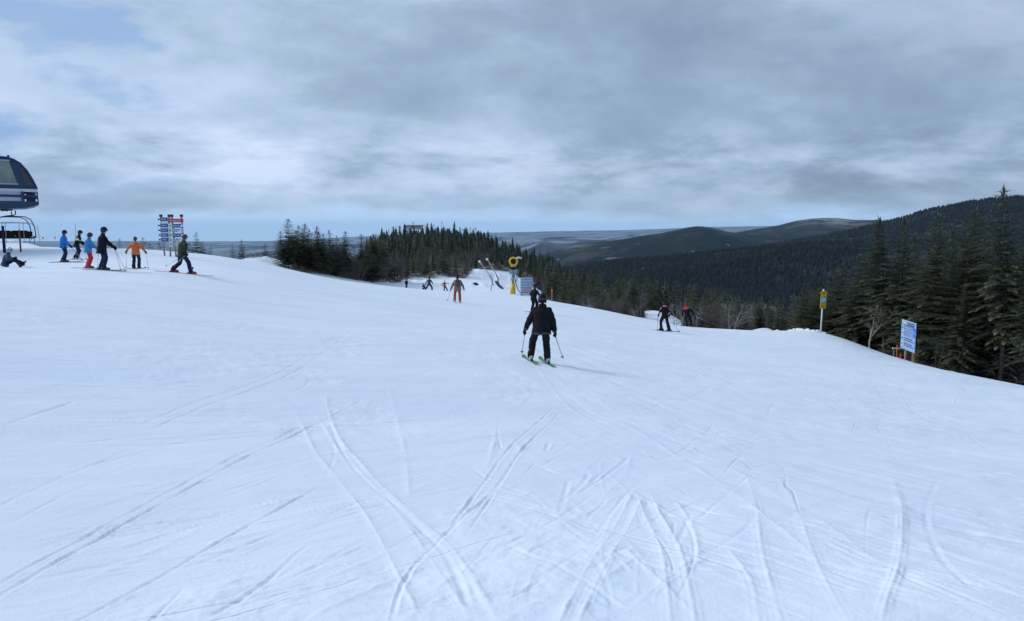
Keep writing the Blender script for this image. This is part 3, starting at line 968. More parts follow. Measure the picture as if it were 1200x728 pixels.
for sd, rm, wh, ra in [(21, 1.6, 8, 0.4), (22, 1.25, 9, 0.5), (23, 1.9, 7, 0.45)]:
    rgl = np.random.RandomState(sd); V, T = [], []
    wh = 9
    for k in range(wh):
        t = k / wh; z = 9.0 * (0.05 + 0.86 * t ** 0.95); Rr = rm * (1 - t) ** 0.8 + 0.12; up_ = 9.0 / wh * 1.35
        a0 = rgl.uniform(0, 6.28)
        vr = [Rr * rgl.uniform(0.3, 0.6) for _ in range(5)]
        for b in range(5):
            a = a0 + 1.2566 * b; tr = Rr * rgl.uniform(0.6, 1.2)
            V += [(0, 0, z + up_), (math.cos(a + 0.628) * vr[b], math.sin(a + 0.628) * vr[b], z + up_ * 0.35), (math.cos(a) * tr, math.sin(a) * tr, z - 0.12 * tr), (math.cos(a - 0.628) * vr[b - 1], math.sin(a - 0.628) * vr[b - 1], z + up_ * 0.35)]
            T += [0.0, 0.3, 0.95, 0.3]
    V += [(0, -0.05, 8.2), (0.09, 0.04, 8.3), (0, 0, 9.0), (-0.09, 0.04, 8.3)]; T += [.3, .3, 1, .3]
    V, T = np.array(V, float), np.array(T, float)
    LOW.append((V, T))
BARE = []
for sd, h_, sp_, dp, st_, mt in [(31, 4.0, 0.75, 3, 3, M_TWIG), (32, 3.5, 0.9, 3, 4, M_TWIG), (33, 5.0, 0.7, 4, 1, M_TWIG), (34, 4.0, 0.8, 3, 3, M_RIME), (35, 5.0, 0.75, 4, 1, M_RIME)]:
    a, b = bare_tree(sd, h_, sp_, dp, st_, 4)
    BARE.append((a.mesh('bare_trunk', mt), b.mesh('bare_branches', mt), h_, mt))

TREES = []   # footprint list for spacing
COUNT = {'n': 0}


def put_spruce(x, y, h, label, group, proto=None, rz=None, wide=1.0, near=True, parts=True, name='spruce_tree'):
    pr = (SPRUCE if near else MID)
    k = proto if proto is not None else random.randrange(len(pr))
    P = pr[k]
    root = empty(name, (x, y, gs(x, y) - 0.12), rz if rz is not None else random.uniform(0, 6.28))
    s = h / 9.0
    wide *= 1.5 if near else 1.5
    root.scale = (s, s, s)
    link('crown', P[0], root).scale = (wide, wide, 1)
    link('trunk', P[1], root)
    if near: link('dead_branches', P[2], root)
    tag(root, label, 'tree', group)
    COUNT['n'] += 1
    TREES.append((x, y))
    return root


def put_bare(x, y, h, label, group, k, name='bare_tree'):
    P = BARE[k]
    root = empty(name, (x, y, gs(x, y) - 0.05), random.uniform(0, 6.28))
    s = h / P[2]
    root.scale = (s, s, s)
    link('trunk', P[0], root); link('branches', P[1], root)
    tag(root, label, 'bare tree' if h > 3.4 else 'bush', group)
    TREES.append((x, y))
    return root


def h_to(px, top, Y):
    """world x and the tree height that puts the top at photo row top"""
    p = at(px, top, Y)
    return p.x, p.z - gs(p.x, Y) + 0.12


# --- the big spruces to the right of the slope
RW = [
    (1187, 222, 39.5, 3, 1.0, 'tallest spruce of the right-hand wood, a narrow spire against the sky'),
    (1141, 248, 43, 2, 1.15, 'broad tall spruce directly left of the tallest spire, with a shaggy pointed top'),
    (1102, 252, 45.5, 0, 1.1, 'tall spruce rising above the blue and white trail board'),
    (1062, 258, 50, 1, 1.05, 'rightmost of the three slim spires left of the trail board'),
    (1042, 257, 54, 3, 1.25, 'middle one of the three slim spires left of the trail board'),
    (1031, 262, 57, 1, 1.0, 'leftmost of the three slim spires left of the trail board'),
    (1074, 276, 57, 4, 1.1, 'shorter spruce tucked between the three slim spires and the tree over the trail board'),
    (1007, 300, 57, 0, 1.15, 'low full spruce left of the three slim spires, just right of the yellow sign'),
    (985, 311, 61, 2, 1.15, 'rounded grey-green fir standing right behind the yellow sign'),
    (946, 333, 64, 4, 1.3, 'small pale fir at the left tip of the right-hand wood, left of the yellow sign'),
    (1119, 271, 50, 4, 1.2, 'greyish ragged spruce between the tree over the trail board and the broad shaggy one'),
    (1161, 282, 47, 1, 1.1, 'lower dark spruce in the dip between the broad shaggy tree and the tallest spire'),
    (1207, 262, 42, 0, 1.1, 'full spruce cut by the right picture edge beside the tallest spire'),
]
for px, top, Y, k, wd, lab in RW:
    x, h = h_to(px, top, Y)
    put_spruce(x, Y, h, lab, 'spruces of the right-hand wood', k, wide=wd)

SKY_T = [(-200, 300), (300, 300), (325, 268), (337, 258), (350, 264), (372, 266), (386, 271), (402, 273), (408, 281), (423, 275), (436, 274), (450, 264), (465, 264), (487, 260), (510, 259), (531, 259), (545, 263), (558, 264), (577, 268),
         (594, 277), (612, 283), (633, 291), (655, 297), (680, 304), (700, 311), (725, 313), (743, 315), (770, 321), (806, 323), (850, 334), (885, 340), (915, 345), (938, 338), (950, 336), (968, 320), (985, 312), (1007, 302),
         (1022, 275), (1031, 264), (1062, 262), (1074, 277), (1102, 262), (1119, 272), (1141, 258), (1161, 280), (1180, 250), (1200, 262), (1260, 240), (1500, 220)]
skx, sky_ = np.array([a for a, _ in SKY_T]), np.array([b for _, b in SKY_T])


def skyline(px): return float(np.interp(px, skx, sky_))


def free(x, y, d):
    return all((x - a) ** 2 + (y - b) ** 2 > d * d for a, b in TREES)


rt = random.Random(21)
# denser ranks behind and between the big ones
n = 0
GR_R = 'trees massed inside the right-hand wood'
for i in range(2500):
    if n >= 60: break
    px = rt.uniform(975, 1290); Y = rt.uniform(34, 86)
    x = (px - CX) / FPX * Y
    r = math.hypot(x, Y)
    if wood(x, Y)[0] < 0.95 or not free(x, Y, 1.9): continue
    top = skyline(px) + rt.uniform(12, 75) * (1.0 if Y < 60 else 0.6)
    _, h = h_to(px, top, Y)
    if h < 3.2: continue
    h = min(h, 11.5)
    put_spruce(x, Y, h, ('dark spruce deep in the right-hand wood, right of the trail board' if px > 1075 else 'dark spruce deep in the right-hand wood, behind the three slim spires'), GR_R, wide=rt.uniform(0.85, 1.2))
    n += 1
# small firs at the left tip, around the yellow sign
n = 0
for i in range(900):
    if n >= 16: break
    px = rt.uniform(930, 1035); Y = rt.uniform(56, 84)
    x = (px - CX) / FPX * Y
    if wood(x, Y)[0] < 0.9 or not free(x, Y, 1.6): continue
    top = max(skyline(px) + rt.uniform(4, 40), 315)
    _, h = h_to(px, top, Y)
    if h < 2.0: continue
    put_spruce(x, Y, min(h, 8), 'small grey-green fir in the thicket behind the yellow sign', 'small firs behind the yellow sign', rt.choice([0, 2, 4]), wide=rt.uniform(1.1, 1.5))
    n += 1
# twiggy undergrowth along the edge of the wood
n = 0
for i in range(900):
    if n >= 26: break
    px = rt.uniform(960, 1260); 
    Y = rt.uniform(34, 60); x = (px - CX) / FPX * Y
    w = wood(x, Y)[0]
    if w < 0.4 or w > 0.999 and rt.random() < 0.4 or not free(x, Y, 0.7): continue
    put_bare(x, Y, rt.uniform(1.2, 3.0), 'leafless brown bush in the dark under the right-hand wood', 'bushes under the right-hand wood', rt.choice([0, 1, 0, 3]), 'bare_bush')
    n += 1
# the pale leafless tree
x, h = h_to(1030, 345, 49.5)
x = (1024 - CX) / FPX * 49.5
bt = empty('bare_tree', (x, 49.5, gs(x, 49.5) - 0.1))
a, b = bare_tree(77, h, 0.62, 4, 1, 4, 0.075)
a.build('trunk', M_BIRCH, bt, True); b.build('branches', M_BIRCH, bt)
tag(bt, 'leafless pale-barked tree with a crooked trunk in front of the three slim spires', 'bare tree')

# --- the cluster left of the knoll
LC = [(337, 257, 74, 0, 1.2, 'tallest dark fir at the left end of the tree group, left of the knoll'),
      (349, 265, 76, 4, 1.2, 'dark-topped fir right beside the tallest fir of the left tree group'),
      (356, 263, 79, 2, 1.1, 'third fir from the left end of the tree group, its top like a brush'),
      (372, 266, 78, 0, 1.1, 'pointed fir in the middle of the left tree group'),
      (386, 271, 82, 1, 1.2, 'slim fir right of the middle of the left tree group'),
      (402, 272, 86, 3, 1.3, 'slim fir at the right end of the left tree group, before the gap'),
      (333, 284, 73, 4, 1.3, 'low bushy fir skirting the tallest fir on its left side'),
      (364, 282, 75, 2, 1.2, 'olive fir with a broad skirt in front of the pointed fir'),
      (378, 284, 79, 4, 1.2, 'grey-green fir in front of the two slim ones'),
      (394, 286, 84, 0, 1.1, 'lower fir between the two slim firs of the left tree group'),
      (423, 275, 96, 1, 1.3, 'lone narrow fir in the dip between the left tree group and the knoll'),
      (437, 275, 100, 0, 1.1, 'narrow fir where the knoll wood begins'),
      (437, 298, 90, 2, 1.2, 'frosted low fir standing in front of the left foot of the knoll')]
for px, top, Y, k, wd, lab in LC:
    x, h = h_to(px, top, Y)
    put_spruce(x, Y, h, lab, 'firs left of the knoll', k, wide=wd * 1.35)
n = 0
for i in range(600):
    if n >= 40: break
    px = rt.uniform(328, 450); Y = rt.uniform(74, 112); x = (px - CX) / FPX * Y
    if wood(x, Y)[0] < 0.8 or not free(x, Y, 1.2): continue
    _, h = h_to(px, skyline(px) + rt.uniform(4, 22), Y)
    if h < 1.5: continue
    put_spruce(x, Y, h, 'fir among the close-grown tree group left of the knoll', 'close-grown firs left of the knoll', None, wide=rt.uniform(1.3, 2.0), near=(rt.random() < 0.4))
    n += 1
n = 0
for i in range(900):
    if n >= 70: break
    px = rt.uniform(338, 480); Y = rt.uniform(74, 112); x = (px - CX) / FPX * Y
    if wood(x, Y)[0] < 0.35 or not free(x, Y, 0.7): continue
    _, h = h_to(px, rt.uniform(292, 312), Y)
    if h < 0.8: continue
    put_bare(x, Y, min(h, 4.5), 'grey-brown leafless bush at the foot of the left tree group', 'bushes at the foot of the left tree group', rt.choice([0, 1, 2, 3, 4]), 'bare_bush')
    n += 1

# --- small firs on the skyline behind the plateau
SK = [(112, 288, 64, 'tiny dark fir peeping over the snow behind the man in black'), (140, 279.5, 66, 'small dark fir on the skyline left of the orange jacket'), (168, 279, 68, 'small fir on the skyline right of the orange jacket'),
      (176, 285, 67, 'tiny fir between the orange jacket and the trail map sign'), (188, 283, 64, 'dark fir seen behind the left posts of the trail map sign'),
      (230, 272, 64, 'dark fir right behind the walking skier in olive'), (238, 284, 62, 'low bushy fir right beside the one behind the olive skier'), (246, 290, 62, 'lowest fir at the right end of the clump by the olive skier'), (222, 284, 63, 'low fir on the left of the clump behind the olive skier'),
      (272, 286, 75, 'left one of the two dark firs standing apart above the snow bank'), (283, 281, 76, 'right one of the two dark firs standing apart above the snow bank'), (311, 285, 86, 'slim fir alone just left of the tree group'),
      (5, 281, 95, 'tiny fir far off behind the chairlift chair')]
for px, top, Y, lab in SK:
    x, h = h_to(px, top, Y)
    put_spruce(x, Y, max(h, 1.2), lab, 'small firs on the skyline', None, wide=1.35 if px in (238, 246, 222) else 1.1, near=False, name='fir_tree')
for px, top, Y in [(262, 297, 74), (292, 292, 78), (300, 290, 80), (295, 295, 76), (240, 292, 62), (304, 296, 82)]:
    x, h = h_to(px, top, Y)
    put_bare(x, Y, max(h, 0.8), 'faint leafless bush on the skyline above the snow bank', 'bushes on the skyline', rt.choice([0, 1, 3]), 'bare_bush')

# --- wood below the edge, centre to right
n = 0
for i in range(5000):
    if n >= 82: break
    px = rt.uniform(636, 960); r = 64 * (150 / 64) ** rt.random(); Y = r / math.hypot(1, (px - CX) / FPX); x = (px - CX) / FPX * Y
    if wood(x, Y)[0] < 0.6 or not free(x, Y, 1.9): continue
    if 752 < px < 806 and r < 125: continue
    fr = smooth01((r - 64) / 80)
    lo_, hi_ = skyline(px) + 5, (345 if px < 800 else 362)
    top = lo_ + (hi_ - lo_) * (0.15 + 0.85 * (1 - fr)) * rt.uniform(0.15, 1.0)
    _, h = h_to(px, top, Y)
    if h < 2.0: continue
    h = min(h, 10)
    put_spruce(x, Y, h, ('dark spruce below the far edge of the slope, ' + ('left of the distant pair' if px < 750 else 'behind the distant pair' if px < 820 else 'right of the distant pair')), 'spruces below the edge of the slope', None, wide=rt.uniform(0.9, 1.3), near=(r < 95 and rt.random() < 0.5))
    n += 1
n = 0
for i in range(3000):
    if n >= 150: break
    px = rt.uniform(638, 905) if rt.random() < 0.7 else rt.uniform(640, 760); r = 62 * (105 / 62) ** rt.random(); Y = r / math.hypot(1, (px - CX) / FPX); x = (px - CX) / FPX * Y
    if wood(x, Y)[0] < 0.35 or not free(x, Y, 0.8): continue
    _, h = h_to(px, rt.uniform(338, 362) + (6 if px > 800 else 0), Y)
    if h < 1.0: continue
    put_bare(x, Y, min(h, 5.5), ('leafless tree along the far slope edge, ' + ('nearest the central skier' if px < 700 else 'left of the distant pair' if px < 770 else 'right of the distant pair')), 'bare trees along the far edge of the slope', rt.choice([0, 1, 2, 2, 0, 3]))
    n += 1
for px, top, Y, lab in [(792, 340, 66, 'rime-white leafless tree behind the skier with red shoulders'), (803, 352, 63, 'low frosted bush right of the skier with red shoulders'), (700, 318, 100, 'frosted bare treetop in the wood below the slope')]:
    x, h = h_to(px, top, Y)
    put_bare(x, Y, h, lab, None, 4 if h > 3 else 3)

# --- the wood on the knoll: what shows largest as single trees, the rest as one mass
cand = []
for i in range(9000):
    px = rt.uniform(430, 700); r = 128 * (330 / 128) ** (rt.random() ** 0.75); Y = r / math.hypot(1, (px - CX) / FPX); x = (px - CX) / FPX * Y
    if wood(x, Y)[0] < 0.9: continue
    if px > 640 and r < 120: continue
    cand.append((r, px, x, Y))
cand.sort()
cell = {}
keep = []
for r, px, x, Y in cand:
    d = 2.3 + r * 0.004
    k = (int(x // 3), int(Y // 3))
    ok = True
    for i in (-1, 0, 1):
        for j in (-1, 0, 1):
            for (a, b) in cell.get((k[0] + i, k[1] + j), ()):
                if (a - x) ** 2 + (b - Y) ** 2 < d * d: ok = False
    if not ok: continue
    cell.setdefault(k, []).append((x, Y)); keep.append((r, px, x, Y))
rest = []
nk = 0
nb = 0
for r, px, x, Y in keep:
    back = smooth01((r - 135) / 120)
    lo_ = skyline(px)
    top = lo_ + rt.uniform(-1, 13) + (1 - back) * rt.uniform(10, 36)
    if rt.random() < 0.08: top -= rt.uniform(2, 7)
    _, h = h_to(px, top, Y)
    h = min(h, rt.uniform(6.0, 10.5)) if r > 170 else min(h, rt.uniform(3.5, 7))
    if h < 2.2: continue
    if r < 185 and rt.random() < (0.5 if r < 160 else 0.3):
        if nb < 110:
            put_bare(x, Y, min(h, 5.0), ('bare brown tree at the foot of the knoll, ' + ('left of the backpack skier' if px < 536 else 'right of the backpack skier')), 'bare trees at the foot of the knoll', rt.choice([0, 1, 2, 2, 0, 3, 4])); nb += 1
        continue
    if nk < 62 and rt.random() < 0.6:
        put_spruce(x, Y, h, ('spruce in the knoll wood, ' + ('on its left shoulder' if px < 485 else 'below its crest' if px < 560 else 'on its right flank above the snow gun' if px < 625 else 'at its right foot beyond the snow gun')), 'spruces on the knoll', None, wide=rt.uniform(0.85, 1.15), near=False)
        nk += 1
    else:
        rest.append((x, Y, gs(x, Y) - 0.2, h, rt.uniform(0.85, 1.2)))
print('trees', COUNT['n'], 'bare', nb, 'knoll rest', len(rest))


def forest_mass(name, label, spots, protos, mat, trunkz=0.0):
    Vs, Ts, Ti = [], [], []
    rg = np.random.RandomState(3)
    for i, (x, y, z, h, w) in enumerate(spots):
        V, T = protos[i % len(protos)]
        a = rg.uniform(0, 6.28); c, s = math.cos(a), math.sin(a); k = h / 9.0; w = w * 1.5
        Q = np.empty_like(V)
        Q[:, 0] = (V[:, 0] * c - V[:, 1] * s) * k * w + x
        Q[:, 1] = (V[:, 0] * s + V[:, 1] * c) * k * w + y
        Q[:, 2] = V[:, 2] * k + z
        Vs.append(Q); Ts.append(T); Ti.append(np.full(len(V), rg.rand()))
    V = np.concatenate(Vs)
    o = link(name, np_mesh(name, V, np.arange(len(V)).reshape(-1, 4), [mat], attrs={'tip': np.concatenate(Ts), 'tint': np.concatenate(Ti)}))
    tag(o, label, kind='stuff')
    return o


# further trees of the knoll and of the hollow behind the edge
mid_m = [(V, T) for (_, _, V, T) in MID]
forest_mass('knoll_forest', 'dense spruce wood over the back of the knoll', rest, [mid_m[3], LOW[0], LOW[1], LOW[2], LOW[1]], M_NEEDLE_FAR)
vs = []
for i in range(3600):
    px = rt.uniform(640, 1300); r = 100 * (520 / 100) ** rt.random(); az = math.atan((px - CX) / FPX)
    x, Y = r * math.sin(az), r * math.cos(az)
    if r < 150 and px < 960: continue
    if px > 1010 and r > 330: continue
    z = gs(x, Y)
    top = skyline(px) + 3
    h = rt.uniform(5.5, 9.5)
    q = at(px, top, Y)
    if z + h > q.z: h = q.z - z
    if h < 3: continue
    vs.append((x, Y, z - 0.3, h, rt.uniform(0.9, 1.3)))
forest_mass('hollow_forest', 'spruce wood in the hollow between the slope and the mountain', vs, [LOW[0], LOW[1], LOW[2]], M_NEEDLE_FAR)
# the forest up the near mountain: jagged little firs
rg = np.random.RandomState(8)
N = 42000
azv = np.arctan((rg.uniform(600, 1330, N) - CX) / FPX)
rv = 480 * (3600 / 480) ** (rg.rand(N) ** 0.8)
xv, yv = rv * np.sin(azv), rv * np.cos(azv)
dn = fbm(xv / 260, yv / 200, 4, 71)
kp = (dn > -0.15 - 0.12 * np.maximum(smooth01((rv - 900) / 300), smooth01((azv - 0.40) / 0.06))) | (rg.rand(N) < 0.25)
xv, yv, rv = xv[kp], yv[kp], rv[kp]
zv = np.array([gs(a, b) for a, b in zip(xv, yv)]) - 0.5
hv = rg.uniform(7, 13, len(xv)) * (1 + 0.3 * dn[kp]); wv = hv * rg.uniform(0.17, 0.27, len(xv)) * (1 + rv / 4000)
tint = rg.rand(len(xv))
m = 5
Vv, Fv, Tv = [], [], []
base = 0
for lev, (zb, zt, rs) in enumerate([(0.05, 0.62, 1.0), (0.35, 1.0, 0.62)]):
    ang = rg.uniform(0, 6.28, len(xv))
    ring = []
    for k in range(m):
        a = ang + 6.283 * k / m
        rr_ = wv * rs * rg.uniform(0.65, 1.2, len(xv))
        ring.append(np.stack([xv + np.cos(a) * rr_, yv + np.sin(a) * rr_, zv + hv * (zb + rg.uniform(-.05, .05, len(xv)))], 1))
    apex = np.stack([xv, yv, zv + hv * zt], 1)
    blk = np.stack(ring + [apex], 1)     # n, m+1, 3
    Vv.append(blk.reshape(-1, 3))
    idx = np.arange(len(xv)) * (m + 1) + base
    for k in range(m):
        Fv.append(np.stack([idx + k, idx + (k + 1) % m, idx + m], 1))
    Tv.append(np.tile(np.array([0.1] * m + [0.9 if lev else 0.5]), len(xv)))
    base += len(xv) * (m + 1)
o = link('mountain_forest', np_mesh('mountain_forest', np.concatenate(Vv), np.concatenate(Fv), [M_VALLEY],
         attrs={'tip': np.concatenate(Tv), 'tint': np.tile(np.repeat(tint, m + 1), 2)}))
tag(o, 'dark conifer forest covering the valley and the near mountain side', kind='stuff')

# ---------------------------------------------------------------- people
M_SKIN = pbr('skin', (0.52, 0.32, 0.24), 0.55, var=0.08)
M_BLACK = cloth('black_cloth', (0.006, 0.006, 0.010))
M_BLACK2 = cloth('black_trousers', (0.008, 0.008, 0.012))
M_GLOSSB = pbr('black_shell', (0.009, 0.009, 0.011), 0.6, spec=0.2)
M_GOG = pbr('goggle_lens', (0.03, 0.03, 0.04), 0.2, spec=0.6)
M_DGREY = pbr('dark_grey', (0.05, 0.05, 0.055), 0.5)
M_LGREY = pbr('light_grey', (0.45, 0.46, 0.48), 0.5)
M_WHITE = pbr('white_paint', (0.78, 0.79, 0.80), 0.5, var=0.05)
M_STEEL = pbr('steel', (0.42, 0.43, 0.45), 0.35, metal=0.8, var=0.1)
M_HAIR = pbr('brown_hair', (0.07, 0.045, 0.03), 0.8)


def lift(B, r=0.02, n=0.0):
    pass


def voxel(mb, name, mat, size, smooth=6, fold=0.0, seed=0):
    """melt overlapping shapes into one continuous surface"""
    me = mb.mesh(name + '_raw', mat)
    o = bpy.data.objects.new(name + '_tmp', me)
    COL.objects.link(o)
    m = o.modifiers.new('r', 'REMESH'); m.mode = 'VOXEL'; m.voxel_size = size; m.use_smooth_shade = True
    m2 = o.modifiers.new('s', 'SMOOTH'); m2.iterations = smooth; m2.factor = 0.5
    dg = bpy.context.evaluated_depsgraph_get()
    out = bpy.data.meshes.new_from_object(o.evaluated_get(dg), depsgraph=dg)
    out.name = name
    out.materials.clear(); out.materials.append(mat)
    bpy.data.objects.remove(o); bpy.data.meshes.remove(me)
    if fold > 0:
        n = len(out.vertices)
        co = np.empty(n * 3, np.float32); out.vertices.foreach_get('co', co); co = co.reshape(-1, 3)
        no = np.empty(n * 3, np.float32); out.vertices.foreach_get('normal', no); no = no.reshape(-1, 3)
        f = fbm(co[:, 0] * 5 + co[:, 1] * 4 + seed, co[:, 2] * 11 + co[:, 0] * 2, 3, seed) + 0.6 * fbm(co[:, 0] * 13 + co[:, 1] * 9, co[:, 2] * 17 + seed, 2, seed + 3)
        co = co + no * (f * fold)[:, None]
        out.vertices.foreach_set('co', co.astype(np.float32).ravel()); out.update()
    return out


def ik(a, b, l1, l2, pole):
    a, b = Vector(a), Vector(b)
    d = b - a; L = d.length
    if L > (l1 + l2) * 0.995:
        b = a + d * ((l1 + l2) * 0.995 / L); d = b - a; L = d.length
    t = d / L
    x = (l1 * l1 - l2 * l2 + L * L) / (2 * L)
    h = math.sqrt(max(0, l1 * l1 - x * x))
    p = Vector(pole); p = (p - t * p.dot(t)).normalized()
    return a + t * x + p * h, b


# shared prototypes ---------------------------------------------------
def glove_mesh(mat):
    """closed hand round a grip along z, palm to +x side, knuckles forward (+y)"""
    B = MB()
    B.ball((0.012, -0.005, 0), (0.034, 0.050, 0.050), 10)           # palm and back of hand
    B.capsule((0.02, -0.05, 0.0), (0.02, -0.105, 0.0), 0.033, 0.040)  # gauntlet cuff
    for k, (zz, ln) in enumerate(((0.036, 0.9), (0.012, 1.0), (-0.012, 0.95), (-0.034, 0.8))):
        a = Vector((0.022, 0.030, zz)); b = Vector((0.0, 0.058 * ln, zz)); c = Vector((-0.034 * ln, 0.040, zz)); d = Vector((-0.030, 0.008, zz))
        B.capsule(a, b, 0.0135, 0.013, 8); B.capsule(b, c, 0.013, 0.012, 8); B.capsule(c, d, 0.012, 0.0105, 8)
    B.capsule((0.012, -0.012, 0.040), (-0.014, 0.018, 0.058), 0.015, 0.013, 8)   # thumb from the side of the palm
    B.capsule((-0.014, 0.018, 0.058), (-0.036, 0.030, 0.040), 0.013, 0.011, 8)
    return voxel(B, 'glove', mat, 0.0065, 2)


def boot_mesh(mat):
    B = MB()
    B.loft([((0, y, z), (rx, 0, 0), (0, 0, rz)) for y, z, rx, rz in ((-0.115, 0.055, 0.034, 0.04), (-0.10, 0.06, 0.046, 0.055), (-0.02, 0.062, 0.05, 0.058), (0.08, 0.052, 0.052, 0.048), (0.15, 0.045, 0.044, 0.038), (0.185, 0.04, 0.026, 0.024))], 10)
    B.loft([((0, -0.045 + 0.02 * k, 0.06 + 0.05 * k), (0.054 + 0.002 * k, 0, 0), (0, 0.064 + 0.001 * k, 0)) for k in range(5)], 12)
    B.box((0, 0.035, 0.012), (0.075, 0.29, 0.024))
    return voxel(B, 'boot', mat, 0.010, 2)


def buckles_mesh():
    B = MB()
    for z, y in ((0.09, 0.035), (0.14, 0.045)):
        B.box((0, y, z), (0.10, 0.02, 0.014))
        B.box((0.055, y - 0.03, z), (0.012, 0.06, 0.018))
    return B.mesh('buckles', M_LGREY)


def helmet_mesh(mat):
    B = MB()
    B.ball((0, 0, 0.03), (0.105, 0.128, 0.118), 16)
    B.ball((0.088, -0.01, -0.055), (0.024, 0.052, 0.06), 10)
    B.ball((-0.088, -0.01, -0.055), (0.024, 0.052, 0.06), 10)
    B.ball((0, -0.055, -0.045), (0.085, 0.07, 0.07), 10)
    B.box((0, 0.122, 0.035), (0.13, 0.05, 0.02), None, 0.006)
    return voxel(B, 'helmet', mat, 0.0085, 3)


def beanie_mesh(mat):
    B = MB()
    B.ball((0, -0.005, 0.045), (0.100, 0.115, 0.10), 14)
    B.loft([((0, 0, -0.005), (0.100, 0, 0), (0, 0.116, 0)), ((0, 0, 0.02), (0.106, 0, 0), (0, 0.122, 0)), ((0, 0, 0.05), (0.104, 0, 0), (0, 0.12, 0))], 14)
    return voxel(B, 'hat', mat, 0.009, 2)


def goggles_mesh():
    B = MB()
    pts = []
    rings = []
    for k in range(9):
        a = R(-62 + 15.5 * k)
        c = Vector((math.sin(a) * 0.098, math.cos(a) * 0.118 + 0.004, -0.003))
        rings.append((c, Vector((math.sin(a), math.cos(a), 0)) * 0.016, Vector((0, 0, 0.036 * (1 - 0.25 * abs(k - 4) / 4)))))
    B.loft(rings, 8)
    return B.mesh('goggles', M_GOG, True)


def strap_mesh(mat):
    B = MB()
    V = []
    for k in range(13):
        a = R(62 + 236 * k / 12)
        V.append((math.sin(a) * 0.118, math.cos(a) * 0.134 - 0.006, 0.0))
    for (p, q) in zip(V[:-1], V[1:]):
        pass
    n = 13
    vv = [(x, y, z + s) for s in (-0.018, 0.018) for x, y, z in V] + [(x * 0.96, y * 0.96, z + s) for s in (-0.018, 0.018) for x, y, z in V]
    F = []
    for i in range(n - 1):
        F += [(i, i + 1, n + i + 1, n + i), (2 * n + i + 1, 2 * n + i, 3 * n + i, 3 * n + i + 1), (n + i, n + i + 1, 3 * n + i + 1, 3 * n + i), (i + 1, i, 2 * n + i, 2 * n + i + 1)]
    B.add(vv, F)
    return B.mesh('strap', mat)


def ski_mesh(mat, L=1.65):
    """origin under the boot, tip to +y"""
    B = MB()
    ys = [-0.45 * L + L * k / 22 for k in range(23)]
    rings = []
    for y in ys:
        t = (y + 0.45 * L) / L
        w = 0.038 + 0.017 * abs(2 * t - 0.95) ** 2
        if t > 0.93: w *= math.sqrt(max(0.03, 1 - ((t - 0.93) / 0.075) ** 2))
        if t < 0.03: w *= 0.75
        z = 0.012 + (0.55 * max(0, t - 0.90) ** 1.0 * 0.9 * L * 0.6 if t > 0.90 else 0) + 0.12 * max(0, 0.03 - t)
        rings.append((Vector((0, y, z)), Vector((w, 0, 0)), Vector((0, 0, 0.007))))
    V, F = [], []
    for c, a, b in rings:
        V += [c - a - b, c + a - b, c + a + b, c - a + b]
    for i in range(len(rings) - 1):
        for k in range(4):
            j = (k + 1) % 4
            F.append((i * 4 + k, i * 4 + j, i * 4 + 4 + j, i * 4 + 4 + k))
    F += [(3, 2, 1, 0), tuple(len(V) - 4 + k for k in range(4))]
    B.add(V, F)
    return B.mesh('ski_blade', mat)


def binding_mesh():
    B = MB()
    B.box((0, 0.175, 0.035), (0.06, 0.07, 0.035), None, 0.008)
    B.box((0, -0.15, 0.04), (0.058, 0.08, 0.05), None, 0.008)
    B.box((0, 0.02, 0.024), (0.05, 0.28, 0.012))
    return B.mesh('binding', M_DGREY)


GLOVE = {}
BOOTS = {}
HELM = {}
SKIM = {}
BUCK, GOGG, BIND = buckles_mesh(), goggles_mesh(), binding_mesh()


def cached(d, key, fn):
    if key.name not in d: d[key.name] = fn(key)
    return d[key.name]


def orient(y, z):
    """rotation with +y to y and z near z"""
    y = Vector(y).normalized(); z = Vector(z)
    x = y.cross(z).normalized(); z = x.cross(y)
    return Matrix((x, y, z)).transposed().to_euler()


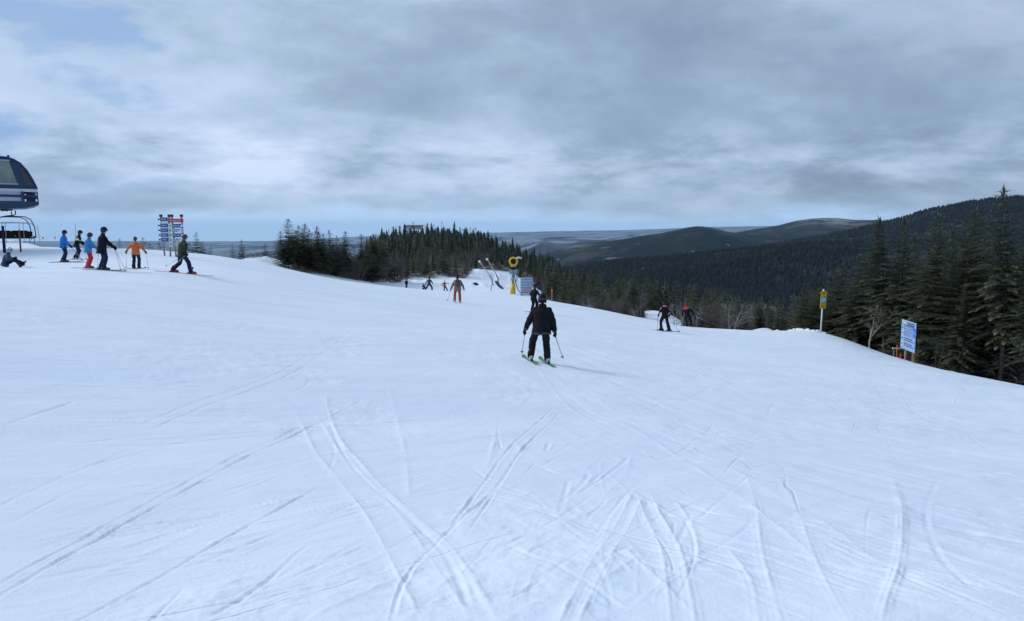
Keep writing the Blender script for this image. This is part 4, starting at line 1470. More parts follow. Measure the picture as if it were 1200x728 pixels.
def person(label, loc, rz, H=1.75, hip=(0, -0.02, 0.90), lean=12, feet=((-0.14, 0), (0.14, 0)), hands=((-0.36, 0.22, 0.92), (0.36, 0.22, 0.92)),
           jacket=None, trousers=None, helmet=None, hat=None, boots=None, gloves=None, goggles=True, group=None, twist=0, look=(0, 0),
           collar=None, collar_label=None, hem=0.14, pack=None, vox=0.017, bulk=1.0, hips_lab=None, footz=None, headz=0.0, extras=None, shoulders=None, panels=(), skis=None, poles=None, who='skier', heading=None, board=None, yaw_feet=(0, 0), knee_out=0.15, side=0):
    """figure standing at loc, facing local +y; hands etc. given for H = 1.75 and scaled"""
    s = H / 1.75
    x0, y0 = loc[0], loc[1]
    z0 = gs(x0, y0) if len(loc) < 3 else loc[2]
    root = empty('person', (x0, y0, z0), rz)
    tag(root, label, 'person', group)
    cr, sr = math.cos(rz), math.sin(rz)
    def wz(px, py):          # ground height in local metres
        return gs(x0 + px * cr - py * sr, y0 + px * sr + py * cr) - z0
    hipc = Vector(hip) * s
    la = R(lean)
    up = Vector((math.sin(R(side)), math.sin(la), math.cos(la))).normalized()
    tw = R(twist)
    xs = Vector((math.cos(tw), math.sin(tw), 0)); xs = (xs - up * xs.dot(up)).normalized()
    xh = Vector((math.cos(tw * 0.3), math.sin(tw * 0.3), 0))
    fw = up.cross(xs) * -1
    fwd = xs.cross(up) * -1
    yv = up.cross(xs)
    sh = hipc + up * 0.50 * s
    chest = hipc + up * 0.34 * s
    neck = sh + up * 0.06 * s
    head = sh + up * 0.12 * s + Vector((math.sin(R(look[0])) * -0.02, 0.035, 0.11 + headz)) * s
    hl = [hipc + xh * (0.095 * s * k) for k in (-1, 1)]
    shl = [sh + xs * (0.185 * s * k) - up * 0.035 * s for k in (-1, 1)]
    knees, ankles = [], []
    for i, k in enumerate((-1, 1)):
        fx, fy = feet[i][0] * s, feet[i][1] * s
        fz = (feet[i][2] * s if len(feet[i]) > 2 else wz(fx, fy) + (0.03 if skis else 0.0))
        an = Vector((fx, fy - 0.03 * s, fz + 0.14 * s))
        kn, an = ik(hl[i], an, 0.405 * s, 0.385 * s, (k * knee_out, 1, 0.15))
        knees.append(kn); ankles.append(an)
    elb, wr = [], []
    for i, k in enumerate((-1, 1)):
        h_ = Vector(hands[i]) * s
        e, w = ik(shl[i], h_, 0.29 * s, 0.27 * s, (k * 0.75, -0.8, -0.6))
        elb.append(e); wr.append(w)
    # the body: one continuous surface from head to feet
    B = MB()
    B.ball(head, (0.074 * s, 0.092 * s, 0.110 * s), 14)
    B.ball(head + Vector((0, 0.018, -0.06)) * s, (0.056 * s, 0.07 * s, 0.062 * s), 10)
    B.capsule(head + Vector((0, 0.086, 0.012)) * s, head + Vector((0, 0.104, -0.018)) * s, 0.010 * s, 0.016 * s, 8)   # nose
    for k in (-1, 1):
        B.ball(head + Vector((0.076 * k, 0, -0.005)) * s, (0.012 * s, 0.022 * s, 0.03 * s), 8)                           # ears
        B.ball(head + Vector((0.03 * k, 0.082, -0.008)) * s, (0.017 * s, 0.012 * s, 0.010 * s), 8)                        # brow, eyes
    B.ball(head + Vector((0, 0.083, -0.058)) * s, (0.026 * s, 0.012 * s, 0.010 * s), 8)                                   # lips
    B.capsule(sh, head - Vector((0, 0.01, 0.07)) * s, 0.062 * s, 0.055 * s)
    B.loft([(hipc - up * 0.10 * s, xh * 0.13 * s, yv * 0.10 * s), (hipc, xh * 0.165 * s, yv * 0.11 * s), (hipc + up * 0.2 * s, xs * 0.135 * s, yv * 0.10 * s), (chest, xs * 0.16 * s, yv * 0.115 * s), (sh - up * 0.03 * s, xs * 0.17 * s, yv * 0.09 * s), (sh + up * 0.02 * s, xs * 0.09 * s, yv * 0.06 * s)], 14)
    for i in (0, 1):
        B.capsule(shl[i], elb[i], 0.052 * s, 0.042 * s); B.capsule(elb[i], wr[i], 0.040 * s, 0.027 * s)
        B.capsule(hl[i], knees[i], 0.082 * s, 0.055 * s); B.capsule(knees[i], ankles[i], 0.053 * s, 0.036 * s)
        B.ball(wr[i] + (wr[i] - elb[i]).normalized() * 0.045 * s, (0.03 * s,) * 3, 8)
        B.capsule(ankles[i] - Vector((0, 0.02, 0.08)) * s, ankles[i] + Vector((0, 0.10, -0.10)) * s, 0.034 * s, 0.028 * s)
    link('body', voxel(B, 'body', M_SKIN, max(vox, 0.013), 3), root)
    # jacket
    bk = bulk
    J = MB()
    hemc = hipc - up * hem * s
    J.loft([(hemc, xh * 0.205 * s * bk, yv * 0.155 * s * bk), (hemc + up * 0.04 * s, xh * 0.21 * s * bk, yv * 0.16 * s * bk), (hipc + up * 0.1 * s, xs * 0.182 * s * bk, yv * 0.14 * s * bk), (chest - up * 0.04 * s, xs * 0.198 * s * bk, yv * 0.15 * s * bk),
            (chest + up * 0.07 * s, xs * 0.205 * s * bk, yv * 0.145 * s * bk), (sh - up * 0.03 * s, xs * 0.168 * s * bk, yv * 0.115 * s * bk), (sh + up * 0.015 * s, xs * 0.125 * s, yv * 0.095 * s), (sh + up * 0.045 * s, xs * 0.09 * s, yv * 0.088 * s), (neck + up * 0.045 * s, xs * 0.078 * s, yv * 0.08 * s)], 16)
    for i in (0, 1):
        J.capsule(shl[i] - xs * (0.02 * s * (1 if i else -1)) - up * 0.02 * s, elb[i], 0.076 * s * bk, 0.064 * s * bk); J.capsule(elb[i], wr[i] - (wr[i] - elb[i]).normalized() * 0.02, 0.066 * s * bk, 0.049 * s * bk)
    jo = link('jacket', voxel(J, 'jacket', jacket, vox, 3, 0.020 * s, int(x0 * 7) % 50), root)
    for nm, mt, fn in panels:
        P = MB(); fn(P, s, dict(sh=sh, chest=chest, hip=hipc, up=up, xs=xs, yv=yv, neck=neck, elb=elb, wr=wr, shl=shl, head=head, knees=knees, ankles=ankles))
        link(nm, voxel(P, nm, mt, vox * 0.75, 2), root)
    # trousers
    T = MB()
    T.loft([(hipc - up * 0.13 * s, xh * 0.13 * s, yv * 0.12 * s), (hipc - up * 0.03 * s, xh * 0.175 * s, yv * 0.135 * s), (hipc + up * 0.10 * s, xh * 0.155 * s, yv * 0.12 * s)], 14)
    for i in (0, 1):
        T.capsule(hl[i], knees[i], 0.118 * s, 0.092 * s); T.capsule(knees[i], ankles[i] - Vector((0, 0, 0.0)), 0.092 * s, 0.090 * s)
        T.capsule(ankles[i] + (knees[i] - ankles[i]) * 0.2, ankles[i] + Vector((0, 0.01, -0.045)) * s, 0.090 * s, 0.088 * s)
    link('trousers', voxel(T, 'trousers', trousers, vox, 3, 0.020 * s, int(y0 * 5) % 50), root)
    # boots, gloves, headgear
    for i in (0, 1):
        dirn = Vector((-math.sin(R(yaw_feet[i])), math.cos(R(yaw_feet[i])), 0))
        if who != 'seated':
            bo = link('boot', cached(BOOTS, boots or M_DGREY, boot_mesh), root, ankles[i] + Vector((0, 0.03, -0.135)) * s, (0, 0, R(yaw_feet[i])))
            bo.scale = (s * 1.12,) * 3
            if vox < 0.016: link('buckles', BUCK, bo)
        else:
            bo = link('boot', cached(BOOTS, boots or M_DGREY, boot_mesh), root, ankles[i] + Vector((0, 0.02, -0.12)) * s, orient((0, 0.55, 0.83), (0, -1, 0.4)))
            bo.scale = (s * 1.12,) * 3
        ad = (wr[i] - elb[i]).normalized()
        gv = link('glove', cached(GLOVE, gloves or M_BLACK, glove_mesh), root, wr[i] + ad * 0.065 * s, orient(ad, (0, 0.25, 1) if abs(ad.z) < 0.85 else (0, 1, 0.2)))
        gv.scale = (s * 1.15 * (1 if i else -1), s * 1.15, s * 1.15)
    hr = (R(look[1]), 0, R(look[0]))
    if helmet:
        ho = link('helmet', cached(HELM, helmet, helmet_mesh), root, head, hr); ho.scale = (s,) * 3
    if hat:
        ho = link('hat', cached(HELM, hat, beanie_mesh), root, head, hr); ho.scale = (s,) * 3
        hb = MB(); hb.ball(head + Vector((0, -0.03, -0.03)) * s, (0.09 * s, 0.08 * s, 0.08 * s), 10)
        link('hair', voxel(hb, 'hair', M_HAIR, 0.012, 2), root)
    if goggles and helmet:
        go = link('goggles', GOGG, root, head + Vector((0, 0.004, 0.0)), hr); go.scale = (s,) * 3
        link('strap', cached(SKIM, M_DGREY, strap_mesh), go)
    if pack:
        P = MB(); c = chest - yv * -0.0 
        bc = chest - yv * 0.20 * s
        P.loft([(bc - up * 0.22 * s, xs * 0.12 * s, yv * 0.07 * s), (bc - up * 0.20 * s, xs * 0.15 * s, yv * 0.095 * s), (bc, xs * 0.155 * s, yv * 0.10 * s), (bc + up * 0.16 * s, xs * 0.135 * s, yv * 0.085 * s), (bc + up * 0.22 * s, xs * 0.08 * s, yv * 0.05 * s)], 12)
        P.ball(bc - yv * 0.08 * s - up * 0.07 * s, (0.10 * s, 0.06 * s, 0.10 * s), 10)
        po = empty('backpack', (x0, y0, z0), rz)
        tag(po, pack[1], 'backpack')
        link('bag', voxel(P, 'bag', pack[0], 0.016, 3, 0.008), po)
        S = MB()
        for k in (-1, 1):
            S.tube([bc + xs * 0.09 * k * s + up * 0.19 * s, sh + xs * 0.10 * k * s + up * 0.055 * s, chest + xs * 0.11 * k * s + yv * 0.165 * s, bc + xs * 0.13 * k * s + yv * 0.1 * s - up * 0.15 * s], 0.02 * s, 6)
        S.build('shoulder_straps', M_DGREY, po)
    wm = Matrix.Translation((x0, y0, z0)) @ Matrix.Rotation(rz, 4, 'Z')
    if skis:
        mat, L, phr = skis[:3]
        for i in (0, 1):
            a = ankles[i]; f = Vector((a.x, a.y + 0.03 * s, 0))
            yaw = rz + R(yaw_feet[i])
            w_ = wm @ f
            tip = (w_.x - math.sin(yaw) * 0.7, w_.y + math.cos(yaw) * 0.7); tail = (w_.x + math.sin(yaw) * 0.6, w_.y - math.cos(yaw) * 0.6)
            zt, zl = gs(*tip), gs(*tail)
            foot_z = (wm @ Vector((a.x, a.y, a.z - 0.155 * s))).z
            so = empty('ski', (w_.x, w_.y, min(foot_z, 0.5 * (zt + zl) + 0.03) if len(feet[i]) < 3 else foot_z), yaw)
            so.rotation_euler = (math.atan2(zt - zl, 1.3), R(skis[3] if len(skis) > 3 else 0), yaw)
            tag(so, ('left ' if i == 0 else 'right ') + phr, 'ski')
            link('blade', cached(SKIM, mat, lambda m_: ski_mesh(m_, L)), so)
            link('binding', BIND, so)
    if poles:
        for i in (0, 1):
            if poles[i] is None: continue
            tipl = Vector(poles[i][:2]) * s
            hd = wr[i] + (wr[i] - elb[i]).normalized() * 0.07 * s
            tz = wz(tipl.x, tipl.y) + (poles[i][2] * s if len(poles[i]) > 2 else 0.0)
            a = wm @ hd; b = wm @ Vector((tipl.x, tipl.y, tz))
            d = (a - b).normalized()
            pe = empty('ski_pole', b)
            tag(pe, ('left ' if i == 0 else 'right ') + poles[2], 'ski pole')
            L = (a - b).length
            up_ = Vector((0, 0, 0)); 
            MB().tube([up_, d * L], [0.0085, 0.0105], 6).build('shaft', poles[3] if len(poles) > 3 else M_STEEL, pe, True)
            MB().tube([d * (L - 0.09), d * (L + 0.06), d * (L + 0.075)], [0.016, 0.018, 0.022], 8).build('grip', M_GLOSSB, pe, True)
            MB().tube([d * 0.055, d * 0.068, d * 0.08], [0.045, 0.04, 0.012], 10).build('basket', M_GLOSSB, pe, True)
    return root, dict(head=head, ankles=ankles, wr=wr, sh=sh, s=s, wm=wm, knees=knees, hip=hipc)


def pxy(px, Y): return ((px - CX) / FPX * Y, Y)


M_GREEN = pbr('green_ski', (0.045, 0.22, 0.06), 0.35, var=0.3, vscale=6)
M_DSKI = pbr('dark_ski', (0.03, 0.03, 0.04), 0.35)
M_RSKI = pbr('red_ski', (0.35, 0.04, 0.03), 0.35)
M_BLUEJ = cloth('bright_blue_cloth', (0.02, 0.16, 0.52))
M_LBLUEJ = cloth('light_blue_cloth', (0.05, 0.22, 0.50))
M_NAVY = cloth('navy_cloth', (0.012, 0.018, 0.05))
M_REDT = cloth('red_cloth', (0.50, 0.025, 0.05))
M_ORANGE = cloth('orange_cloth', (0.62, 0.16, 0.05))
M_OLIVE = cloth('olive_cloth', (0.035, 0.038, 0.028))
M_GREYJ = cloth('grey_cloth', (0.17, 0.155, 0.15))
M_RUST = cloth('rust_cloth', (0.42, 0.08, 0.02))
M_TAN = cloth('tan_pack', (0.10, 0.065, 0.04))
M_PINKJ = cloth('pink_red_cloth', (0.50, 0.04, 0.08))
M_STEELB = cloth('steel_blue_cloth', (0.03, 0.065, 0.12))
M_CORAL = cloth('coral_cloth', (0.75, 0.22, 0.20))
M_REDS = cloth('red_shoulders', (0.62, 0.03, 0.03))
M_WHITEC = cloth('white_cloth', (0.70, 0.70, 0.70))
M_WHELM = pbr('white_helmet', (0.55, 0.55, 0.58), 0.35)
M_OBOOT = pbr('red_boot', (0.35, 0.04, 0.04), 0.4)
M_GOLD = pbr('gold_patch', (0.50, 0.43, 0.28), 0.6)

# the skier in the middle of the slope, seen from behind
def hood_f(P, s, k):
    P.ball(k['neck'] - k['yv'] * 0.075 * s - k['up'] * 0.02 * s, (0.11 * s, 0.06 * s, 0.075 * s), 12)
def hem_f(P, s, k):
    c = k['hip'] - k['up'] * 0.165 * s
    P.loft([(c, Vector((0.250 * s, 0, 0)), k['yv'] * 0.190 * s), (c + k['up'] * 0.035 * s, Vector((0.255 * s, 0, 0)), k['yv'] * 0.194 * s)], 18)
def cuff_f(P, s, k):
    for i in (0, 1):
        d = (k['wr'][i] - k['elb'][i]).normalized()
        P.capsule(k['wr'][i] - d * 0.05 * s, k['wr'][i] - d * 0.02 * s, 0.061 * s, 0.060 * s)
x, y = pxy(633, 18.0)
person('skier all in black gliding away down the middle of the slope, seen from behind', (x, y), R(4), 1.73, hip=(0.04, -0.02, 0.885), lean=13, side=3,
       feet=((-0.225, 0.10), (0.19, -0.02)), hands=((-0.345, 0.10, 0.84), (0.375, -0.02, 0.74)), jacket=M_BLACK, trousers=M_BLACK2, helmet=M_GLOSSB,
       boots=M_LGREY, gloves=M_BLACK, vox=0.011, bulk=1.22, hem=0.17, panels=(('hood', M_BLACK2, hood_f), ('hem_band', M_DGREY, hem_f), ('cuffs', M_DGREY, cuff_f)), look=(-12, -4), yaw_feet=(9, 8), knee_out=0.05,
       skis=(M_GREEN, 1.42, 'green ski of the skier all in black in mid-slope', -8),
       poles=((-0.46, -0.05, 0.16), (0.58, -0.10, 0.16), 'thin pole of the skier all in black in mid-slope'))
# half hidden behind that skier
x, y = pxy(626, 44)
person('dark-clad skier with pale goggles, half hidden just left beyond the central helmet', (x, y), R(-35), 1.74, lean=12, jacket=M_BLACK, trousers=M_BLACK2, helmet=M_GLOSSB, hip=(0, -0.04, 0.89),
       hands=((-0.26, 0.3, 0.95), (0.28, 0.28, 0.95)), skis=(M_DSKI, 1.65, 'dark ski of the skier hidden behind the central one'), look=(-50, 0))
# the two on the right
def gold_arm(P, s, k):
    P.capsule(k['elb'][0] + (k['wr'][0] - k['elb'][0]) * 0.1, k['elb'][0] + (k['wr'][0] - k['elb'][0]) * 0.2, 0.070 * s, 0.068 * s)
    P.capsule(k['elb'][1] + (k['wr'][1] - k['elb'][1]) * 0.1, k['elb'][1] + (k['wr'][1] - k['elb'][1]) * 0.2, 0.070 * s, 0.068 * s)
def collar_f(P, s, k):
    P.loft([(k['neck'] - k['up'] * 0.03 * s, k['xs'] * 0.10 * s, k['yv'] * 0.10 * s), (k['neck'] + k['up'] * 0.07 * s, k['xs'] * 0.085 * s, k['yv'] * 0.09 * s)], 12)
x, y = pxy(780, 42)
person('skier in black with white gloves and coral collar, poles in both hands', (x, y), R(10), 1.74, hip=(0.0, -0.05, 0.89), lean=8,
       feet=((-0.20, 0.0), (0.28, 0.0)), hands=((-0.34, 0.16, 0.84), (0.36, 0.14, 0.82)), jacket=M_BLACK, trousers=M_BLACK2, helmet=M_GLOSSB, gloves=M_WHITEC,
       panels=(('arm_patches', M_GOLD, gold_arm), ('collar', M_CORAL, collar_f)),
       skis=(M_DSKI, 1.65, 'dark ski of the skier with white gloves'), yaw_feet=(-65, -65), knee_out=0.1,
       poles=((-0.44, -0.1, 0.0), (0.82, -0.3, 0.0), 'pole of the skier with white gloves'))
def shoulder_f(P, s, k):
    P.loft([(k['sh'] - k['up'] * 0.14 * s, k['xs'] * 0.15 * s, k['yv'] * 0.162 * s), (k['sh'] - k['up'] * 0.06 * s, k['xs'] * 0.20 * s, k['yv'] * 0.15 * s), (k['sh'] + k['up'] * 0.01 * s, k['xs'] * 0.17 * s, k['yv'] * 0.115 * s), (k['neck'] + k['up'] * 0.05 * s, k['xs'] * 0.085 * s, k['yv'] * 0.085 * s)], 14)
x, y = pxy(807, 53)
person('skier in black with bright red shoulders, pole pointing right by the far edge', (x, y), R(-8), 1.72, hip=(0.0, -0.02, 0.90), lean=14, side=-6,
       feet=((-0.05, 0.0), (0.34, 0.0)), hands=((-0.36, 0.12, 0.86), (0.42, 0.16, 0.92)), jacket=M_BLACK, trousers=M_BLACK2, helmet=pbr('dark_red_helmet', (0.12, 0.015, 0.02), 0.4),
       panels=(('shoulder_yoke', M_REDS, shoulder_f),), skis=(M_DSKI, 1.6, 'dark ski of the skier with red shoulders'), yaw_feet=(-40, -40), knee_out=0.1,
       poles=((-0.35, -0.45, 0.05), (1.15, -0.5, 0.55), 'pole of the skier with red shoulders'))
# rust trousers and backpack
x, y = pxy(536, 47)
person('skier with tan backpack, grey jacket and rust-orange trousers standing near the knoll', (x, y), R(6), 1.74, hip=(0, 0, 0.92), lean=6,
       feet=((-0.19, 0.0), (0.15, -0.05)), hands=((-0.42, 0.1, 0.85), (0.40, 0.12, 0.88)), jacket=M_GREYJ, trousers=M_RUST, hat=M_GLOSSB, bulk=1.22, gloves=M_DGREY, boots=M_LGREY,
       pack=(M_TAN, 'tan backpack worn by the skier in rust-orange trousers'), skis=(M_LGREY, 1.6, 'pale ski of the skier in rust-orange trousers'), yaw_feet=(2, -4),
       panels=(('hat_band', M_WHITEC, lambda P, s, k: P.loft([(k['head'] + Vector((0, 0, 0.0)), Vector((0.108, 0, 0)), Vector((0, 0.124, 0))), (k['head'] + Vector((0, 0, 0.03)), Vector((0.108, 0, 0)), Vector((0, 0.124, 0)))], 12)),),
       poles=((-0.66, 0.1, 0.0), None, 'pole of the skier in rust-orange trousers'))
# steel blue coat, child in red, small dark figure
x, y = pxy(502.5, 80)
person('snowboarder in steel-blue coat, legs wide apart, beyond the backpack skier', (x, y), R(-20), 1.72, hip=(0, 0, 0.78), lean=14, feet=((-0.42, 0.0), (0.42, -0.05)), hands=((-0.5, 0.1, 0.75), (0.38, 0.2, 0.85)),
       jacket=M_STEELB, trousers=M_BLACK2, helmet=M_GLOSSB, vox=0.022, goggles=False, who='snowboarder')
x, y = pxy(521, 84)
person('child in pink-red jacket leaning into a turn, beside the steel-blue coat', (x, y), R(-25), 1.34, hip=(-0.06, 0, 0.84), lean=22, side=-10, feet=((-0.10, 0.0), (0.50, -0.1)), hands=((-0.52, 0.1, 0.85), (0.48, 0.25, 1.15)),
       jacket=M_PINKJ, trousers=M_BLACK2, helmet=M_WHELM, vox=0.02, goggles=False, skis=(M_DSKI, 1.3, 'short ski of the child in pink-red'))
x, y = pxy(497, 79)
person('small child crouching in dark blue just left of the steel-blue coat', (x, y), R(60), 1.05, hip=(0, -0.1, 0.62), lean=35, feet=((-0.15, 0.0), (0.15, 0)), hands=((-0.25, 0.4, 0.7), (0.25, 0.4, 0.7)),
       jacket=M_NAVY, trousers=M_NAVY, helmet=M_STEELB, vox=0.02, goggles=False)
x, y = pxy(476, 92)
person('tiny distant figure in dark clothes at the left foot of the knoll', (x, y), R(-10), 1.15, lean=10, feet=((-0.08, 0), (0.08, 0)), hip=(0, 0, 0.92), hands=((-0.26, 0.1, 0.85), (0.26, 0.1, 0.85)), jacket=M_BLACK, trousers=M_BLACK2, helmet=M_GLOSSB, vox=0.022, goggles=False)

# the group on the plateau
x, y = pxy(213, 32)
person('skier in olive jacket striding right with legs apart, in front of the map sign', (x, y), R(-52), 1.76, hip=(0, 0.03, 0.84), lean=12, twist=20,
       feet=((-0.20, -0.28), (0.20, 0.34)), hands=((-0.36, 0.12, 0.80), (0.40, 0.10, 0.90)), jacket=M_OLIVE, trousers=M_NAVY, helmet=None, hat=M_DGREY, bulk=1.15, boots=M_OBOOT, hem=0.16,
       skis=(M_RSKI, 1.65, 'red-brown ski of the striding skier in olive'), yaw_feet=(-22, -22),
       poles=((-0.50, -0.55, 0.25), (-0.15, -0.35, 0.25), 'pole trailed by the striding skier in olive'))
x, y = pxy(160, 35.5)
person('small skier in orange jacket and navy trousers, arms spread on two poles', (x, y), R(8), 1.52, hip=(0, 0, 0.92), lean=4, feet=((-0.13, 0), (0.15, 0)), hands=((-0.52, 0.16, 0.97), (0.46, 0.14, 0.96)),
       jacket=M_ORANGE, trousers=M_NAVY, hat=pbr('fur_hood', (0.07, 0.055, 0.05), 0.9, bump=(30, 1, 0.03)), gloves=M_BLACK, bulk=1.1, boots=M_NAVY, skis=(M_DSKI, 1.45, 'ski of the small skier in orange'),
       poles=((-0.50, -0.1), (0.66, -0.1), 'pole of the small skier in orange'))
x, y = pxy(121, 31)
person('tall figure in long black coat and navy trousers, reaching right with one arm', (x, y), R(-60), 1.80, hip=(0, 0, 0.92), lean=7, feet=((-0.18, -0.05), (0.16, 0.05)), hands=((-0.25, 0.40, 0.98), (0.22, 0.44, 0.92)),
       jacket=M_BLACK, trousers=M_NAVY, helmet=M_NAVY, bulk=1.22, hem=0.24, skis=(M_DSKI, 1.65, 'dark ski of the tall figure in black coat'), yaw_feet=(-20, -22),
       poles=((-0.2, 0.65), (0.35, 0.8), 'pole of the tall figure in black coat'))
x, y = pxy(104.5, 33.2)
person('child in light blue jacket and red trousers beside the tall figure in black', (x, y), R(-62), 1.60, hip=(0, 0, 0.92), lean=8, feet=((-0.14, -0.03), (0.14, 0.03)), hands=((-0.2, 0.36, 1.0), (0.2, 0.45, 0.94)),
       jacket=M_LBLUEJ, trousers=M_REDT, helmet=pbr('purple_helmet', (0.03, 0.015, 0.05), 0.4), bulk=1.15, skis=(M_LGREY, 1.4, 'pale ski of the child in red trousers'), yaw_feet=(-20, -20),
       poles=((-0.9, -0.1, 0.3), (0.3, 0.35), 'pole of the child in red trousers'))
def stripe_f(P, s, k):
    for i in (0, 1):
        P.capsule(k['shl'][i] + (k['elb'][i] - k['shl'][i]) * 0.55, k['shl'][i] + (k['elb'][i] - k['shl'][i]) * 0.75, 0.083 * s, 0.08 * s)
    P.loft([(k['chest'] - k['up'] * 0.10 * s, k['xs'] * 0.206 * s, k['yv'] * 0.156 * s), (k['chest'] - k['up'] * 0.06 * s, k['xs'] * 0.206 * s, k['yv'] * 0.156 * s)], 14)
x, y = pxy(93.5, 43)
person('skier in black and white striped jacket, body tilted, behind the light blue jacket', (x, y), R(-75), 1.74, hip=(0, -0.08, 0.89), lean=18, feet=((-0.14, -0.22), (0.14, -0.02)), hands=((-0.3, 0.25, 0.95), (0.3, 0.28, 0.95)),
       jacket=M_BLACK, trousers=M_NAVY, helmet=M_GLOSSB, panels=(('white_stripes', M_WHITEC, stripe_f),), boots=M_WHITEC, skis=(M_WHITEC, 1.6, 'white ski of the skier in striped jacket'), yaw_feet=(-10, -10),
       poles=(None, (0.3, 0.5), 'pole of the skier in striped jacket'))
x, y = pxy(76, 41)
person('skier in bright blue jacket and dark trousers, leftmost of the standing group', (x, y), R(-66), 1.76, hip=(0, 0, 0.92), lean=6, feet=((-0.12, -0.05), (0.12, 0.05)), hands=((-0.2, 0.30, 0.92), (0.2, 0.40, 0.86)),
       jacket=M_BLUEJ, trousers=M_NAVY, helmet=M_GLOSSB, bulk=1.15, skis=(M_DSKI, 1.65, 'dark ski of the skier in bright blue jacket'), yaw_feet=(-8, -8),
       poles=(None, (0.2, 0.95), 'pole of the skier in bright blue jacket'))
# the seated snowboarder
x, y = pxy(7, 35.5)
rt_, inf = person('snowboarder in dark blue sitting on the snow in a pale helmet, knees bent', (x, y), R(-57), 1.74, hip=(0, -0.02, 0.15), lean=18, feet=((-0.2, 0.70, 0.04), (0.2, 0.70, 0.04)), hands=((-0.28, 0.36, 0.42), (0.28, 0.36, 0.42)),
       jacket=M_STEELB, trousers=M_NAVY, helmet=M_WHELM, who='seated', bulk=1.1, hem=0.10, headz=-0.02)
bd = empty('snowboard', (0, 0, 0), 0)
wm = inf['wm']
c = wm @ Vector((0, 0.80, 0.17))
bd.location = c; bd.rotation_euler = (R(66), 0, R(-57))
tag(bd, 'dark snowboard strapped edge-up to the seated snowboarder', 'snowboard')
B = MB()
rings = []
for k in range(17):
    t = -0.76 + 1.52 * k / 16
    w = 0.125 + 0.02 * (t / 0.6) ** 2
    if abs(t) > 0.62: w *= math.sqrt(max(0.04, 1 - ((abs(t) - 0.62) / 0.145) ** 2))
    z = 0.25 * max(0, abs(t) - 0.6)
    rings.append((Vector((t, 0, z)), Vector((0, w, 0)), Vector((0, 0, 0.007))))
V, F = [], []
for c_, a_, b_ in rings: V += [c_ - a_ - b_, c_ + a_ - b_, c_ + a_ + b_, c_ - a_ + b_]
for i in range(16):
    for k in range(4):
        j = (k + 1) % 4; F.append((i * 4 + k, i * 4 + j, i * 4 + 4 + j, i * 4 + 4 + k))
F += [(3, 2, 1, 0), tuple(len(V) - 4 + k for k in range(4))]
B.add(V, F).build('deck', pbr('navy_board', (0.03, 0.04, 0.09), 0.35), bd)
for sx_ in (-0.22, 0.22):
    MB().box((sx_, 0, 0.03), (0.13, 0.22, 0.05), None, 0.01).build('binding', M_DGREY, bd)
# board under the steel-blue coat
x, y = pxy(502.5, 80)
so = empty('snowboard', (x, y, gs(x, y) + 0.02), R(-20))
tag(so, 'snowboard under the steel-blue coat far down the slope', 'snowboard')
MB().add([tuple(v) for v in V], F).build('deck', M_DSKI, so)
for sx_ in (-0.4, 0.4):
    MB().box((sx_, 0, 0.03), (0.13, 0.22, 0.05), None, 0.01).build('binding', M_DGREY, so)

# ---------------------------------------------------------------- signs and posts
M_WOODP = pbr('weathered_post', (0.30, 0.27, 0.24), 0.85, bump=(9, 0.7, 0.02), var=0.25, vscale=3)
M_BROWNP = pbr('brown_post', (0.20, 0.075, 0.035), 0.8, bump=(9, 0.6, 0.02), var=0.3, vscale=3)
M_BROWNP2 = pbr('tan_post', (0.32, 0.17, 0.08), 0.8, bump=(9, 0.6, 0.02), var=0.3, vscale=3)
M_SBLUE = pbr('sign_blue', (0.015, 0.085, 0.34), 0.45, var=0.12)
M_SBLUE2 = pbr('sign_light_blue', (0.02, 0.17, 0.58), 0.45, var=0.12)
M_SRED = pbr('sign_red', (0.55, 0.03, 0.06), 0.45, var=0.12)
M_SWHITE = pbr('sign_white', (0.70, 0.73, 0.76), 0.5, var=0.06)
M_SYEL = pbr('sign_yellow', (0.78, 0.47, 0.03), 0.5, var=0.1)
M_SOCH = pbr('sign_ochre', (0.38, 0.20, 0.01), 0.6)
M_SHADEB = pbr('blue_shaded_plate', (0.40, 0.52, 0.68), 0.5)  # white row plates, the board's bluish shade put into their colour
M_INK = pbr('sign_ink', (0.02, 0.025, 0.04), 0.6)
M_CYAN = pbr('sign_cyan', (0.35, 0.72, 0.75), 0.5)
M_SGREEN = pbr('sign_green', (0.02, 0.22, 0.12), 0.5)
M_PINK = pbr('sign_pink', (0.70, 0.42, 0.42), 0.5)
M_GYEL = pbr('gun_yellow', (0.72, 0.46, 0.04), 0.4, var=0.15, vscale=2)
M_ORNG = pbr('marker_orange', (0.75, 0.16, 0.04), 0.6)
rl = random.Random(14)


def word_row(B, x0, x1, z, h, y=-0.022, gap=0.35):
    """a line of lettering too small to read: word-like groups of separate strokes"""
    x = x0
    left = rl.randint(4, 7)
    while x < x1 - h * 0.3:
        if left == 0:
            x += h * 0.5; left = rl.randint(3, 7); continue
        w = h * rl.uniform(0.30, 0.55)
        if x + w > x1: break
        k = rl.random()
        B.box((x + h * 0.07, y, z), (h * 0.15, 0.006, h))
        if k < 0.45:
            B.box((x + w / 2, y - 0.001, z + h * 0.40), (w, 0.006, h * 0.16)); B.box((x + w - h * 0.07, y - 0.002, z), (h * 0.13, 0.006, h * 0.9))
        elif k < 0.8:
            B.box((x + w / 2, y - 0.001, z - h * 0.42), (w, 0.006, h * 0.15)); B.box((x + w / 2, y - 0.001, z + h * 0.42), (w, 0.006, h * 0.15))
        else:
            B.box((x + w / 2, y - 0.001, z), (w, 0.006, h * 0.15))
        x += w + h * 0.16; left -= 1


